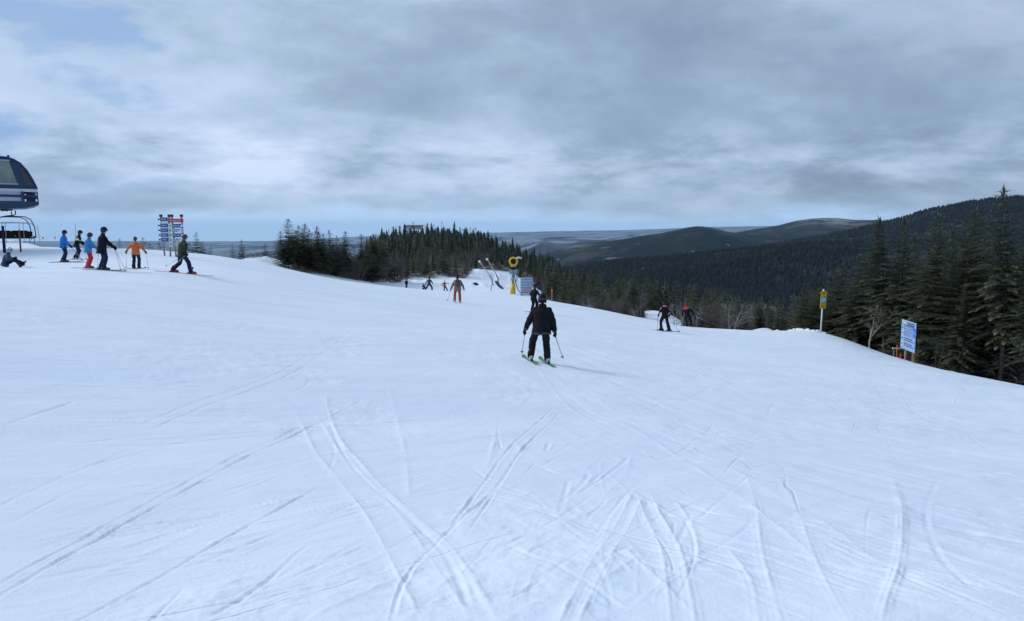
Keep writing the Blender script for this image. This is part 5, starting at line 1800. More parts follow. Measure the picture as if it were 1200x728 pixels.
def text_mesh(txt, size, mat, parent, loc, width=None):
    cu = bpy.data.curves.new('lettering', 'FONT')
    cu.body = txt; cu.size = size; cu.extrude = 0.002; cu.align_x = 'LEFT'; cu.align_y = 'CENTER'; cu.resolution_u = 2
    o = bpy.data.objects.new('t', cu); COL.objects.link(o)
    dg = bpy.context.evaluated_depsgraph_get()
    me = bpy.data.meshes.new_from_object(o.evaluated_get(dg), depsgraph=dg)
    bpy.data.objects.remove(o)
    me.materials.clear(); me.materials.append(mat); me.name = 'lettering'
    w = max(v.co.x for v in me.vertices)
    q = link('lettering', me, parent, loc, (R(90), 0, 0))
    if width: q.scale = (width / w, 1, 1)
    return q


def disc(c, r, y, n=14, t=0.01):
    return [(c[0] + r * math.cos(6.2832 * k / n), c[1] + r * math.sin(6.2832 * k / n)) for k in range(n)]


# trail map sign on the plateau: a narrow board of blue plates and a wide board under a red header
u = 47 / FPX          # metres per photo pixel at that distance
sx, sy = pxy(204, 47)
sgn = empty('trail_sign', (sx, sy, gs(sx, sy) - 0.02), R(-4))
tag(sgn, 'tall trail sign of blue and white plates under a red header on the plateau', 'sign')
zg = -1.64
def zz(py): return (HOR - py) * u - gs(sx, sy) + 0.0
for px, bx in ((190.8, 192.6), (200.8, 199.5), (203.8, 206.5), (215.5, 216.5)):
    t_ = Vector(((px - 204) * u, 0.06, zz(252)))
    b_ = Vector(((bx - 204) * u, 0.10, -0.1))
    po = MB().tube([b_, t_], 0.055, 8).build('post', M_WOODP, sgn, True)
    MB().box(t_ + Vector((0, 0, -0.04)), (0.17, 0.15, 0.16), None, 0.02).build('post_cap', M_DGREY, po)
rows = [256.9, 264.0, 269.6, 275.2, 280.6]
for i, r_y in enumerate(rows):
    p = MB().box(((194.6 - 204) * u, 0, zz(r_y)), (9.2 * u, 0.035, 3.9 * u), None, 0.006).build('blue_plate', M_SBLUE, sgn)
    B = MB(); word_row(B, (191.4 - 204) * u, (198 - 204) * u, zz(r_y), 1.35 * u); B.build('lettering', M_SWHITE, p)
    d = MB().prism(disc(((188.4 - 204) * u, zz(r_y)), 0.95 * u, 0), -0.03, 0.02).build('marker_disc', M_INK, sgn)
    MB().box(((189.3 - 204) * u, 0.03, zz(r_y)), (2.6 * u, 0.02, 0.8 * u)).build('marker_arm', M_WOODP, d)
MB().box(((194.8 - 204) * u, 0.035, zz(268.6)), (9.6 * u, 0.03, 28 * u)).build('back_board', M_SWHITE, sgn)
h_ = MB().box(((209.0 - 204) * u, 0, zz(258.3)), (18.2 * u, 0.04, 4.2 * u), None, 0.006).build('header', M_SRED, sgn)
text_mesh('Versant Sud', 3.0 * u, M_SWHITE, h_, ((201.6 - 204) * u, -0.024, zz(258.3)), 13 * u)
for i, (r_y, kind) in enumerate(((264.4, 'b'), (269.8, 'w'), (275.4, 's'), (281.0, 'w'), (286.2, 'w'))):
    m_ = {'b': M_SBLUE, 'w': M_SWHITE, 's': M_SBLUE}[kind]
    MB().box(((201.7 - 204) * u, 0.0, zz(r_y)), (4.0 * u, 0.035, 4.9 * u), None, 0.006).build('symbol_plate', M_SWHITE, sgn)
    MB().prism(disc(((201.9 - 204) * u, zz(r_y)), 0.95 * u, 0), -0.028, -0.018).build('symbol', M_SGREEN if i == 0 else M_INK, sgn)
    p = MB().box(((210.6 - 204) * u, 0.0, zz(r_y)), (12.8 * u, 0.035, 4.4 * u), None, 0.006).build('trail_plate', m_, sgn)
    B = MB()
    if kind == 'w':
        word_row(B, (204.6 - 204) * u, (214 - 204) * u, zz(r_y) + 1.1 * u, 1.25 * u); word_row(B, (204.6 - 204) * u, (212.5 - 204) * u, zz(r_y) - 1.1 * u, 1.25 * u)
    else:
        word_row(B, (204.8 - 204) * u, (213.6 - 204) * u, zz(r_y), 1.6 * u)
    B.build('lettering', M_INK if kind == 'w' else M_SWHITE, p)
    MB().prism(disc(((216.0 - 204) * u, zz(r_y)), 1.45 * u, 0), -0.030, -0.017).build('number_disc', M_SWHITE if kind != 'w' else M_LGREY, p)

# yellow sign on a pole
sx, sy = pxy(965.2, 54)
u = 54 / FPX
ys = empty('yellow_sign', (sx, sy, gs(sx, sy) - 0.15))
ys.rotation_euler = (0, R(1.3), 0)
tag(ys, 'narrow yellow sign with a pale oval on a white pole, at the slope edge', 'sign')
top = at(967, 341.0, 54).z - gs(sx, sy) + 0.15
MB().tube([(0, 0.03, 0), (0, 0.03, top + 0.12)], 0.055, 10).build('pole', M_WHITE, ys, True)
hgt = 20.5 * u; wd = 7.6 * u; zc_ = top - 0.02 - hgt / 2
ORI = R(12)
pl = link('panel', MB().box((0, 0, 0), (wd, 0.04, hgt), None, 0.008).mesh('panel', M_SYEL), ys, (0, -0.05, zc_), (0, 0, ORI))
B = MB(); el = [(0.40 * wd * math.cos(6.2832 * k / 20), 0.25 * hgt * math.sin(6.2832 * k / 20)) for k in range(20)]
B.prism(el, -0.030, -0.018).build('oval', M_CYAN, pl)
B = MB()
for sg in (1, -1):
    for k in range(9):
        a0, a1 = R(25 + 14.5 * k), R(25 + 14.5 * (k + 1))
        V = [(wd * r0 * math.cos(a), -0.034, sg * hgt * (r0 * 0.62) * math.sin(a)) for a in (a0, a1) for r0 in (0.28, 0.37)]
        V += [(x, y + 0.006, z) for x, y, z in V]
        B.add(V, [(0, 1, 3, 2), (4, 6, 7, 5), (0, 4, 5, 1), (2, 3, 7, 6)])
B.build('arc', M_SGREEN, pl)
B = MB()
for z in (0.43, 0.34, -0.34, -0.43): word_row(B, -0.33 * wd, 0.34 * wd, z * hgt, 0.055 * hgt, -0.024)
B.build('lettering', M_SOCH, pl)

# blue and white trail board by the wood
u = 42 / FPX
sx, sy = pxy(1069, 42)
tb = empty('trail_board', (sx, sy, gs(sx, sy) - 0.15), R(-14))
tb.rotation_euler = (0, 0, R(-98))
tag(tb, 'white trail board with blue rows on two brown posts before the right-hand wood', 'sign')
top = at(1069, 376.5, 42).z - gs(sx, sy) + 0.15
bw = 2.1; bh = 35.0 * u
MB().tube([(-0.16 * bw, 0.10, -0.5), (-0.16 * bw, 0.10, top - 0.15)], 0.075, 10).build('post', M_BROWNP, tb, True)
MB().tube([(0.30 * bw, 0.10, -0.6), (0.30 * bw, 0.10, top - 0.2)], 0.08, 10).build('post', M_BROWNP2, tb, True)
bo = link('board', MB().box((0, 0, 0), (bw, 0.04, bh), None, 0.01).mesh('board', pbr('blue_shaded_face', (0.30, 0.47, 0.68), 0.5, var=0.06)), tb, (0, 0, top - bh / 2))  # white board; its bluish shade is painted into the face colour
link('edge_rail', MB().box((bw / 2 + 0.03, 0.03, -0.02), (0.05, 0.05, bh * 0.95)).mesh('edge_rail', M_NAVY), tb, (0, 0, top - bh / 2))
B = MB(); B.box((-0.24 * bw, -0.024, 0.405 * bh), (0.24 * bw, 0.008, 0.10 * bh)); B.build('pink_mark', M_PINK, bo)
B = MB(); word_row(B, -0.08 * bw, 0.42 * bw, 0.43 * bh, 0.035 * bh); word_row(B, -0.08 * bw, 0.44 * bw, 0.375 * bh, 0.035 * bh); word_row(B, -0.4 * bw, 0.40 * bw, 0.335 * bh, 0.02 * bh); B.build('lettering', M_INK, bo)
for k, (z, mt, ink) in enumerate(((0.235, M_SBLUE2, M_SWHITE), (0.055, M_SBLUE2, M_SWHITE), (-0.13, M_SHADEB, M_SBLUE), (-0.31, M_SHADEB, M_SBLUE))):
    r_ = MB().box((0.10 * bw, -0.026, z * bh), (0.74 * bw, 0.016, 0.145 * bh), None, 0.004).build('row_plate', mt, bo)
    B = MB(); word_row(B, -0.22 * bw, 0.36 * bw, (z + 0.030) * bh, 0.042 * bh, -0.038); word_row(B, -0.22 * bw, 0.44 * bw, (z - 0.035) * bh, 0.038 * bh, -0.038); B.build('lettering', ink, r_)
    MB().box((-0.385 * bw, -0.026, z * bh), (0.14 * bw, 0.014, 0.13 * bh)).build('symbol_plate', M_SWHITE if k % 2 else M_CYAN, bo)
    MB().box((-0.385 * bw, -0.038, z * bh), (0.07 * bw, 0.010, 0.075 * bh)).build('symbol', M_SBLUE if k < 3 else M_SGREEN, bo)


def stake(px, base_dY, hgt, mat, label, name='marker_stake', r=0.03, lean=0.0, cat='stake', top_mat=None):
    x, y = pxy(px, base_dY)
    e = empty(name, (x, y, gs(x, y) - 0.1)); tag(e, label, cat)
    MB().tube([(0, 0, 0), (lean * hgt, 0, hgt + 0.1)], [r, r * 0.8], 6).build('shaft', mat, e, True)
    if top_mat: MB().tube([(lean * hgt * .7, 0, hgt * .75), (lean * hgt * 1.0, 0, hgt + 0.11)], [r * 1.5, r * 1.4], 6).build('sleeve', top_mat, e, True)
    return e


stake(1056.5, 43, 0.75, M_ORNG, 'orange stake left of the trail board posts', r=0.03)
stake(1061.5, 42, 0.30, M_REDS, 'short red marker at the foot of the trail board', r=0.05)
stake(1066.5, 44.5, 0.9, M_WHITE, 'thin white stake between the trail board posts', r=0.035)
# pale panel leaning behind the trail board
x, y = pxy(1078, 45)
e = empty('leaning_panel', (x, y, gs(x, y) - 0.1), R(-30)); tag(e, 'pale weathered panel leaning behind the trail board', 'panel')
MB().box((0, 0, 0.55), (0.5, 0.04, 1.1), Matrix.Rotation(R(14), 3, 'Y'), 0.01).build('panel', M_WOODP, e)
x, y = pxy(1060, 46)
e = empty('low_bench', (x, y, gs(x, y) - 0.05), R(-10)); tag(e, 'low white plank behind the orange stake left of the trail board', 'plank')
MB().box((0, 0, 0.75), (0.9, 0.18, 0.06)).build('plank', M_WHITE, e); MB().box((-0.35, 0, 0.35), (0.06, 0.1, 0.72)).build('leg', M_WOODP, e); MB().box((0.35, 0, 0.35), (0.06, 0.1, 0.72)).build('leg', M_WOODP, e)

# ---------------------------------------------------------------- snow gun and board by the knoll
D = 86
u = D / FPX
x, y = pxy(601, D)
gz = gs(x, y) - 0.1
sg = empty('snow_gun', (x, y, gz)); sg.rotation_euler = (0, R(1.0), 0)
tag(sg, 'yellow ring-shaped snow gun on a tall grey mast with a padded yellow foot', 'snow gun')
def zl(py): return at(601, py, D).z - gz
MB().tube([(0, 0, 0), (0, 0, zl(334) * 0.5), (0, 0, zl(332.5))], [0.33, 0.31, 0.24], 12).build('foot_pad', M_GYEL, sg, True)
MB().tube([(0, 0, 0.3), (0, 0, zl(313))], 0.13, 10).build('mast', pbr('grey_mast', (0.28, 0.28, 0.30), 0.6, var=0.2), sg, True)
MB().box((0.03, 0.1, zl(318.5)), (0.95, 0.4, 0.62), None, 0.05).build('control_box', pbr('blue_grey_box', (0.26, 0.36, 0.50), 0.5, var=0.15), sg)
MB().box((0, 0, zl(314.4)), (0.62, 0.5, 0.26), None, 0.04).build('yoke_base', M_GLOSSB, sg)
B = MB(); B.tube([(-0.2, 0, zl(314)), (-0.28, 0, zl(311)), (-0.22, 0, zl(309))], 0.07, 6); B.tube([(0.2, 0, zl(314)), (0.28, 0, zl(311)), (0.22, 0, zl(309))], 0.07, 6); B.box((0, 0, zl(311.6)), (0.42, 0.4, 0.34), None, 0.04)
B.build('yoke', M_GYEL, sg)
# turbine barrel: open ring seen end on
B = MB(); n = 24; V, F = [], []
zc2 = zl(306.3)
secs = [(0.50, -0.55), (0.55, -0.45), (0.52, 0.0), (0.47, 0.55), (0.36, 0.55), (0.36, 0.0), (0.31, -0.50)]
for r_, yy in secs:
    for k in range(n):
        a = 6.2832 * k / n; V.append((r_ * math.cos(a), yy, zc2 + r_ * math.sin(a)))
m_ = len(secs)
for i in range(m_):
    for k in range(n):
        j = (k + 1) % n; q = (i + 1) % m_
        F.append((i * n + k, i * n + j, q * n + j, q * n + k))
B.add(V, F).build('barrel', M_GYEL, sg, True)
B = MB(); B.prism(disc((0, zc2), 0.358, 0, 24), 0.15, 0.20); B.build('fan_guard', M_GLOSSB, sg)
B = MB(); B.ball((0, -0.1, zc2), (0.13, 0.25, 0.13), 10); 
for k in range(7):
    a = 6.2832 * k / 7; B.box((0.25 * math.cos(a), 0, zc2 + 0.25 * math.sin(a)), (0.24, 0.02, 0.09), Matrix.Rotation(-a, 3, 'Y'))
B.build('fan', M_DGREY, sg)
B = MB(); B.tube([(0.35, 0.1, zl(303)), (0.6, 0.1, zl(302)), (0.95, 0.1, zl(302.5))], 0.12, 8); B.build('nozzle_head', M_WHITE, sg, True)
B = MB(); B.tube([(0.15, -0.1, zl(322)), (0.3, -0.2, zl(331)), (0.55, -0.2, zl(338)), (0.95, -0.2, zl(345) + 0.05)], 0.045, 6); B.tube([(-0.1, -0.16, zl(322)), (-0.2, -0.2, zl(328)), (0.02, -0.2, zl(332))], 0.03, 6)
B.tube([(0.42, 0.1, zl(320)), (0.46, 0.1, zl(327)), (0.3, 0.0, zl(330))], 0.05, 6)
B.build('hose', M_DGREY, sg, True)

x, y = pxy(617, 84); u = 84 / FPX
kb = empty('trail_board', (x, y, gs(x, y) - 0.1), R(4)); tag(kb, 'pale board with one red row standing in snow right of the snow gun', 'sign')
z0_ = gs(x, y) - 0.1
def zk(py): return at(617, py, 84).z - z0_
W_ = 14.5 * u
for sx_ in (-0.4, 0.4): MB().tube([(sx_ * W_, 0.08, -0.1), (sx_ * W_, 0.08, zk(325.5))], 0.06, 8).build('post', M_WOODP, kb, True)
bo = MB().box((0, 0, (zk(325.3) + zk(346.5)) / 2), (W_, 0.04, zk(325.3) - zk(346.5)), None, 0.01).build('board', pbr('pale_board', (0.48, 0.56, 0.66), 0.5, var=0.08), kb)
for k, (py, mt, ink) in enumerate(((327.5, M_CYAN, M_SBLUE), (331, M_SBLUE2, M_SWHITE), (334.2, M_SBLUE2, M_SWHITE), (337.2, M_LGREY, M_INK), (339.7, M_SRED, M_SWHITE), (342.6, M_SBLUE, M_SWHITE), (345.4, M_SWHITE, M_SBLUE))):
    mt2 = {M_CYAN: pbr('hazy_blue', (0.30, 0.42, 0.58), 0.5), M_SBLUE2: pbr('dull_blue', (0.14, 0.28, 0.58), 0.5), M_SRED: pbr('dull_red', (0.62, 0.16, 0.18), 0.5), M_SBLUE: pbr('grey_blue', (0.13, 0.18, 0.34), 0.5)}.get(mt, mt)
    r_ = MB().box((0.10 * W_, -0.026, zk(py)), (0.70 * W_, 0.016, 2.1 * u), None, 0.003).build('row_plate', mt2, bo)
    B = MB(); word_row(B, -0.2 * W_, 0.38 * W_, zk(py), 0.9 * u, -0.038); B.build('lettering', ink, r_)
    MB().prism(disc((-0.36 * W_, zk(py)), 0.8 * u, 0, 10), -0.032, -0.018).build('symbol', M_SRED if k == 4 else M_INK, bo)

# leaning snow lances
for i, (bx, by, tx_, ty_, lab) in enumerate(((577, 327, 562, 306.5, 'left one of two pale snow lances leaning over the bank by the knoll'), (584, 326, 571, 304, 'right one of two pale snow lances leaning over the bank by the knoll'))):
    D_ = 112
    b_ = at(bx, by, D_); t_ = at(tx_, ty_, D_ - 1.5)
    e = empty('snow_lance', (b_.x, b_.y, gs(b_.x, b_.y) - 0.1)); tag(e, lab, 'snow lance', 'snow lances')
    o_ = Vector(e.location)
    MB().tube([Vector((0, 0, 0)), b_ - o_, t_ - o_], [0.10, 0.085, 0.07], 8).build('pipe', M_LGREY, e, True)
    MB().ball(t_ - o_, 0.19, 8).build('head', M_WHITE, e, True)
    q = (b_ * 0.45 + t_ * 0.55) - o_ if i else (b_ * 0.12 + t_ * 0.88) - o_
    MB().box(q, (0.26, 0.2, 0.3), None, 0.03).build('valve_box', M_LGREY, e)
    MB().tube([Vector((0.3, 0, 0)), (b_ * 0.75 + t_ * 0.25) - o_], 0.04, 6).build('strut', M_DGREY, e, True)
# padded roll lying on the bank
b_ = at(581.5, 330.5, 100); t_ = at(589, 338, 99)
e = empty('crash_pad', (b_.x, b_.y, b_.z)); tag(e, 'dark blue padded roll slumped on the snow left of the snow gun', 'pad')
MB().capsule((0, 0, 0), (t_ - b_) * 0.5 - Vector((0, 0, 0.12)), 0.20, 0.2).capsule((t_ - b_) * 0.5 - Vector((0, 0, 0.12)), t_ - b_, 0.2, 0.15).build('roll', M_STEELB, e, True)
x, y = pxy(575.5, 90)
stake(575.5, 90, 0.75, M_GYEL, 'short yellow stake left of the snow gun', r=0.07)
stake(588.5, 92, 1.0, M_ORNG, 'thin pale orange stake between the yellow stake and the snow gun', r=0.02)
stake(606.5, 88, 1.1, M_WHITE, 'thin white stake right beside the snow gun foot', r=0.025)
stake(647, 76, 1.5, M_WOODP, 'wooden stake with orange tape behind the central skier', r=0.05, top_mat=M_ORNG)
# dark lump of rock peeping from the snow hump
x, y = pxy(557, 103)
e = empty('rock', (x, y, gs(x, y) + 0.08)); tag(e, 'small dark rock on top of the snow hump near the lances', 'rock')
r0 = MB(); r0.ball((0, 0, 0), (0.45, 0.3, 0.3), 8); r0.build('stone', pbr('rock', (0.05, 0.05, 0.06), 0.9, bump=(4, 1, 0.2), var=0.3), e, True)

# slack safety net beside the right-hand skiers
x, y = pxy(800, 60)
e = empty('safety_net', (x, y, gs(x, y))); tag(e, 'low sagging safety net beside the skier with red shoulders', 'net')
px4 = [794, 800, 806, 813]
P4 = [Vector((*pxy(p, 60), 0)) for p in px4]
for q in P4: q.z = gs(q.x, q.y)
o_ = Vector(e.location)
for q in P4: MB().tube([q - o_ - Vector((0, 0, .1)), q - o_ + Vector((0.05, 0, 1.25))], 0.02, 5).build('net_post', M_WOODP, e, True)
B = MB()
for zf in (0.3, 0.55, 0.8, 1.05, 1.2):
    B.tube([q - o_ + Vector((0.03, 0, zf)) for q in P4], 0.008, 4)
for k in range(12):
    t = k / 11; i = min(2, int(t * 3)); q = P4[i].lerp(P4[i + 1], t * 3 - i) - o_
    B.tube([q + Vector((0.03, 0, 0.3)), q + Vector((0.03, 0, 1.2))], 0.007, 3)
B.build('mesh', M_DEAD, e)

# ---------------------------------------------------------------- lodge on top of the knoll
D = 290
p = at(480, 268, D); u = D / FPX
gz = gs(p.x, D)
lo = empty('lookout_building', (p.x, D, gz)); tag(lo, 'pale flat-roofed building on stilts, peeping through the treetops of the knoll', 'building')
M_LODGE = pbr('pale_cladding', (0.78, 0.77, 0.78), 0.8, var=0.12)
M_GLASS = pbr('dark_glass', (0.05, 0.06, 0.08), 0.2)
def zb(py): return at(480, py, D).z - gz
dk = MB().box((2.2, 0, zb(268.3)), (22 * u, 6, 0.25)).build('deck', M_LGREY, lo)
MB().box((1.6, 0.4, (zb(268) + zb(264.4)) / 2), (19.5 * u, 4.6, zb(264.4) - zb(268))).build('wall', M_LODGE, lo)
MB().box((2.0, 0.2, zb(264.2)), (21 * u, 5.6, 0.3)).build('roof', M_LGREY, lo)
for k in range(5):
    w_ = MB().box((-3.9 + k * 2.6 , -1.94, zb(266.1)), (0.6, 0.06, 0.4)).build('window', M_GLASS, lo)
for k in range(6):
    MB().tube([(-5.0 + 2.9 * k, -1.5, 0), (-5.0 + 2.9 * k, -1.5, zb(268.5))], 0.16, 6).build('stilt', M_DGREY, lo)
for k in range(9):
    MB().box((-5.4 + 1.85 * k, -2.9, zb(268.5) + 0.75), (0.08, 0.08, 1.1)).build('railing_post', M_WHITE, lo)
MB().box((2.2, -2.9, zb(268.5) + 1.3), (21.5 * u, 0.08, 0.1)).build('handrail', M_WHITE, lo)
# ---------------------------------------------------------------- lift station
D = 50.0
u = D / FPX
def X_(px): return (px - CX) * u * 0.989
def Z_(py): return (HOR - py) * u
M_LB = pbr('station_blue', (0.014, 0.048, 0.10), 0.4, var=0.12)
M_LB2 = pbr('station_deep_blue', (0.01, 0.03, 0.17), 0.35)
M_LW = pbr('station_white', (0.55, 0.57, 0.60), 0.5, var=0.08)
M_LGL = pbr('station_window', (0.19, 0.23, 0.21), 0.3, var=0.25, vscale=1.2)
PHI = math.atan(-X_(44.5) / D)
st = empty('lift_station', (X_(44.5), D, gs(X_(44.5), D)), PHI)
tag(st, 'rounded blue chairlift drive station with grey windows and white stripes, left edge', 'lift station')
ox, oz = 0.0, st.location.z
_X = X_
def X_(px): return (px - 44.5) * u * math.cos(PHI)
def poly(pts): return [(X_(a) - ox, Z_(b) - oz) for a, b in pts]
YN, YF = 0.0, 3.8
LX = -230
MB().prism(poly([(LX, 187.5), (5, 187.5), (19, 189.5), (27, 194), (34, 202), (40, 212), (44.5, 221.5), (44.5, 223), (LX, 223)]), YN + 0.12, YF - 0.12).build('canopy', M_LB, st)
# roof edge rim following the curve
rim = [(LX, 186.6), (5, 186.6), (13, 186.9), (20, 189.0), (27.5, 193.2), (34.5, 201.2), (40.5, 211.4), (45, 221.5)]
B = MB()
ri = poly(rim)
rj = poly([(a, b + 1.7) if a < 0 else (a - 1.2, b + 1.6) for a, b in rim])
V = [(x_, yy, z_) for yy in (YN, YN + 0.25) for x_, z_ in ri] + [(x_, yy, z_) for yy in (YN, YN + 0.25) for x_, z_ in rj]
n = len(rim); F = []
for i in range(n - 1):
    F += [(i, i + 1, 2 * n + i + 1, 2 * n + i), (n + i + 1, n + i, 3 * n + i, 3 * n + i + 1), (i + 1, i, n + i, n + i + 1), (2 * n + i, 2 * n + i + 1, 3 * n + i + 1, 3 * n + i)]
F += [(n - 1, 2 * n - 1, 4 * n - 1, 3 * n - 1)]
B.add(V, F).build('roof_rim', M_LB2, st)
B = MB(); B.prism(poly([(10, 187), (12, 184.5), (14, 187)]), 1.4, 1.6); B.box((X_(13) - ox, 1.9, Z_(185.8) - oz), (0.12, 0.6, 0.35)); B.build('roof_fin', M_LB2, st)
for (a0, a1) in ((-28, 23), (-80, -31), (-132, -83), (-184, -135)):
    sl_ = 5 if a1 == 23 else 0
    w_ = MB().prism(poly([(a0, 191.5), (a1 - sl_ - 4, 191.5), (a1 - 1, 217.5), (a0, 217.5)] if sl_ else [(a0, 191.5), (a1, 191.5), (a1, 217.5), (a0, 217.5)]), YN + 0.06, YN + 0.14).build('window', M_LGL, st)
    f = MB()
    for (p0, p1) in (((a0, 217.5), (a1, 217.5)), ((a0, 191), (a1 - sl_ - 3, 191))):
        q0, q1 = poly([p0, p1]); f.box(((q0[0] + q1[0]) / 2, YN + 0.05, q0[1]), (q1[0] - q0[0], 0.06, 0.05))
    f.build('window_frame', M_LW, w_)
MB().prism(poly([(26.5, 200), (28.5, 198.5), (37, 212), (40.5, 219), (31, 219)]), YN + 0.05, YN + 0.14).build('nose_window', M_DGREY, st)
MB().prism(poly([(LX, 222.8), (44.6, 222.8), (44.8, 226.0), (LX, 226.0)]), YN - 0.02, YF).build('white_band', M_LW, st)
MB().prism(poly([(LX, 226.0), (28, 226.0), (28, 229.5), (LX, 229.5)]), YN + 0.1, YF - 0.1).build('white_panel', M_LW, st)
MB().prism(poly([(LX, 229.5), (43.5, 229.5), (43.5, 232.2), (LX, 232.2)]), YN, YF).build('blue_rail', M_LB2, st)
MB().prism(poly([(LX, 232.2), (28, 232.2), (28, 236.8), (LX, 236.8)]), YN + 0.1, YF - 0.1).build('white_panel', M_LW, st)
MB().prism(poly([(LX, 236.8), (44, 236.8), (44.5, 239.5), (38, 242.5), (28, 244.6), (5, 245.6), (LX, 246)]), YN, YF).build('lower_hull', M_LB, st)
for a in (26.6, -40, -110): MB().box((X_(a) - ox, YN + 0.02, Z_(231) - oz), (0.13, 0.2, 0.62)).build('mullion', M_LB2, st)
MB().box((X_(36) - ox, 2.0, Z_(231.5) - oz), (9 * u, 3.2, 0.55)).build('machinery', M_DGREY, st)
for yy in (YN, YF): MB().tube([(X_(43.6) - ox, yy, Z_(226) - oz), (X_(44.3) - ox, yy, Z_(239) - oz)], 0.035, 6).build('corner_strut', M_LB2, st)
B = MB()
for a in (-3, 3, 7, -12, -40): B.box((X_(a) - ox, YN + 0.5, Z_(247) - oz), (0.16, 0.2, 0.16))
B.box((X_(-60) - ox, YN + 0.5, Z_(246.8) - oz), (125 * u, 0.12, 0.10)); B.build('guide_rail', M_DGREY, st)
MB().box((X_(-100) - ox, 1.9, (Z_(246) - oz) / 2 - 0.2), (1.1, 1.3, Z_(246) - oz + 0.4), None, 0.06).build('support_column', M_LW, st)


X_ = _X


def chair(cx, y, zseat, label, rz=0):
    """four-seat chair hanging from the guide rail"""
    z0 = zseat
    e = empty('chairlift_chair', (cx, y, z0), rz); tag(e, label, 'lift chair', 'chairs hanging at the lift station')
    W = 1.05
    hang = Z_(247) - z0
    MB().tube([(0.1, 0, hang), (0.1, 0, hang - 0.25), (0.0, 0, hang - 0.33), (-0.5, 0, hang - 0.38)], 0.035, 8).build('hanger_arm', M_DGREY, e, True)
    B = MB(); B.tube([(-W - 0.12, -0.05, 0.12), (-W - 0.1, 0, 0.7), (-W + 0.12, 0, hang - 0.55), (-W + 0.45, 0, hang - 0.42), (0, 0, hang - 0.40), (W - 0.45, 0, hang - 0.42), (W - 0.12, 0, hang - 0.60), (W + 0.08, 0, 0.75), (W + 0.12, -0.05, 0.12)], 0.032, 8)
    B.build('bail_frame', M_DGREY, e, True)
    MB().box((0, -0.1, 0.0), (2 * W, 0.5, 0.10), None, 0.03).build('seat', M_GLOSSB, e)
    for k in range(4): MB().box((-W + 0.27 + 0.51 * k, 0.16, 0.26), (0.47, 0.07, 0.36), Matrix.Rotation(R(-12), 3, 'X'), 0.025).build('backrest', M_GLOSSB, e)
    B = MB(); B.tube([(-W, 0.05, 0.85), (-W + 0.1, -0.35, 0.98), (0, -0.5, 1.0), (W - 0.1, -0.35, 0.98), (W, 0.05, 0.85)], 0.018, 6)
    for k in (-0.5, 0.5): B.tube([(k, -0.5, 1.0), (k, -0.55, 0.3), (k, -0.6, -0.32)], 0.015, 6)
    B.tube([(-0.85, -0.6, -0.32), (0.85, -0.6, -0.32)], 0.02, 6)
    B.build('safety_bar', M_STEEL, e, True)
    B = MB(); B.tube([(W, 0.0, 0.12), (W + 0.02, -0.3, -0.05), (W, -0.35, -0.42)], 0.02, 6); B.build('side_rail', M_DGREY, e, True)
    MB().box((W + 0.05, -0.08, 0.05), (0.22, 0.4, 0.16), None, 0.04).build('end_pad', pbr('dusty_pink', (0.42, 0.12, 0.18), 0.7), e)
    return e


c1 = chair(X_(14.5), D, Z_(280.5) + 0.1, 'chairlift chair with dark seats under the station nose, nearest the group', PHI)
c2 = chair(X_(-2) - 0.8, D + 2.2, Z_(279.5) + 0.1, 'second chairlift chair just behind the first, half cut by the left picture edge', PHI)
e = stake(7, 47, 1.72, M_NAVY, 'dark blue padded post under the lift chairs, left of the seated snowboarder', 'padded_post', r=0.10, cat='post')
e = stake(26, 48, 1.45, M_BROWNP, 'brown post under the right end of the lift chair', 'wooden_post', r=0.06, cat='post')
stake(50, 60, 1.75, M_LGREY, 'thin leaning stake on the snow right of the lift station', r=0.035, lean=-0.12)
stake(91.5, 60, 2.3, M_LGREY, 'thin upright stake behind the striped skier', r=0.03)
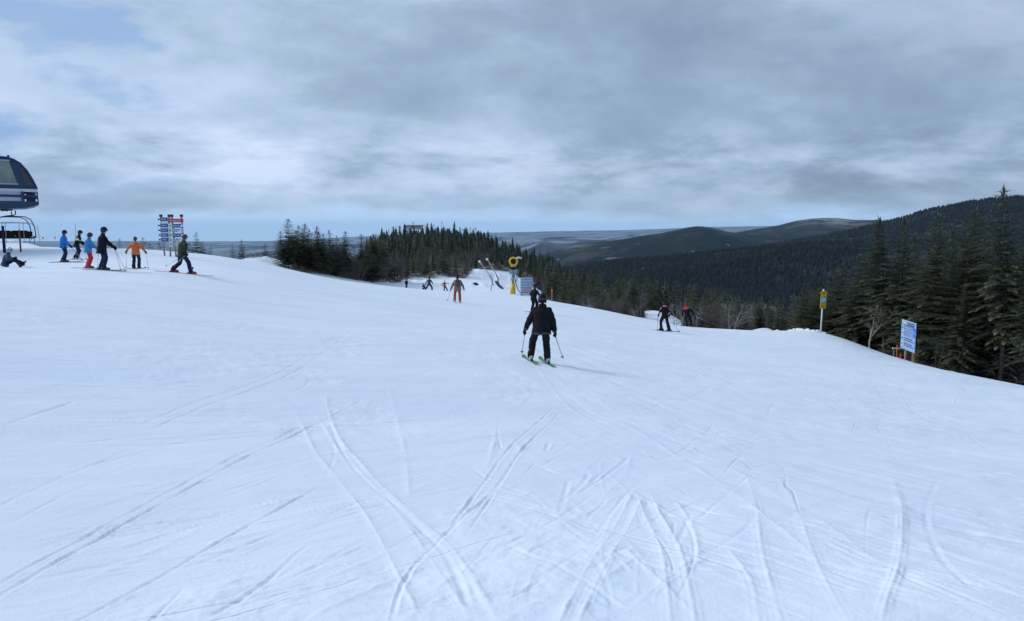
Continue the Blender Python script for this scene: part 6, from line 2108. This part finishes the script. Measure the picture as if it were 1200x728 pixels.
# rope with little pennants between the stakes
a = Vector((*pxy(-20, 60.5), 0)); b = Vector((*pxy(91, 60.2), 0))
a.z = at(-20, 275, 60.5).z; b.z = at(91, 276.5, 60.2).z
e = empty('flag_rope', a); tag(e, 'thin rope strung with tiny orange flags behind the lift station', 'flag rope')
pts = [a.lerp(b, k / 12) - a - Vector((0, 0, 0.5 * math.sin(math.pi * k / 12) * 0.3)) for k in range(13)]
MB().tube(pts, 0.006, 4).build('rope', M_LGREY, e)
for px in (-8, 8, 24, 39.5, 53, 67, 80):
    t = (px + 20) / 111; q = (b - a) * t - Vector((0, 0, 0.5 * math.sin(math.pi * t) * 0.3))
    MB().prism([(q.x - 0.08, q.z), (q.x + 0.08, q.z), (q.x, q.z - 0.24)], q.y - 0.01, q.y + 0.01).build('flag', M_ORNG, e)
# ploughed snow chunks along the rim of the slope
rg = random.Random(4)
B = MB()
for k in range(150):
    t = rg.random(); px = 878 + 92 * t; Y = 62.5 - 8.0 * t + rg.gauss(0, 0.5)
    x, y = pxy(px, Y); r0_ = rg.uniform(0.06, 0.30) * (0.6 + 0.6 * math.sin(t * 3.1))
    z = gs(x, y)
    M_ = Matrix.Rotation(rg.uniform(0, 6.28), 3, 'Z') @ Matrix.Rotation(rg.uniform(-.6, .6), 3, 'X')
    B.ball((x, y, z + r0_ * 0.25), (r0_ * rg.uniform(.8, 1.6), r0_, r0_ * rg.uniform(.5, 1.0)), 6, M_)
M_CH = pbr('snow_chunk', (0.80, 0.885, 0.95), 0.8, bump=(6, 0.8, 0.08))
tag(B.build('snow_chunks', M_CH), 'ploughed chunks of snow heaped along the rim left of the yellow sign', kind='stuff')

# ---------------------------------------------------------------- haze
hb = MB().box((0, 0, 0), (76000, 76000, 1130))
o = hb.build('haze', [], None, loc=(0, 0, -235))
o.data.materials.clear()
mh = bpy.data.materials.new('haze_air'); mh.use_nodes = True
g = NT(mh.node_tree)
v = g.n('ShaderNodeVolumePrincipled', {'Color': (0.44, 0.74, 1.0, 1), 'Density': 1.8e-5, 'Anisotropy': 0.0})
g.n('ShaderNodeOutputMaterial', {'Volume': v.outputs[0]})
o.data.materials.append(mh)
tag(o, 'thin blue mountain haze', kind='stuff')
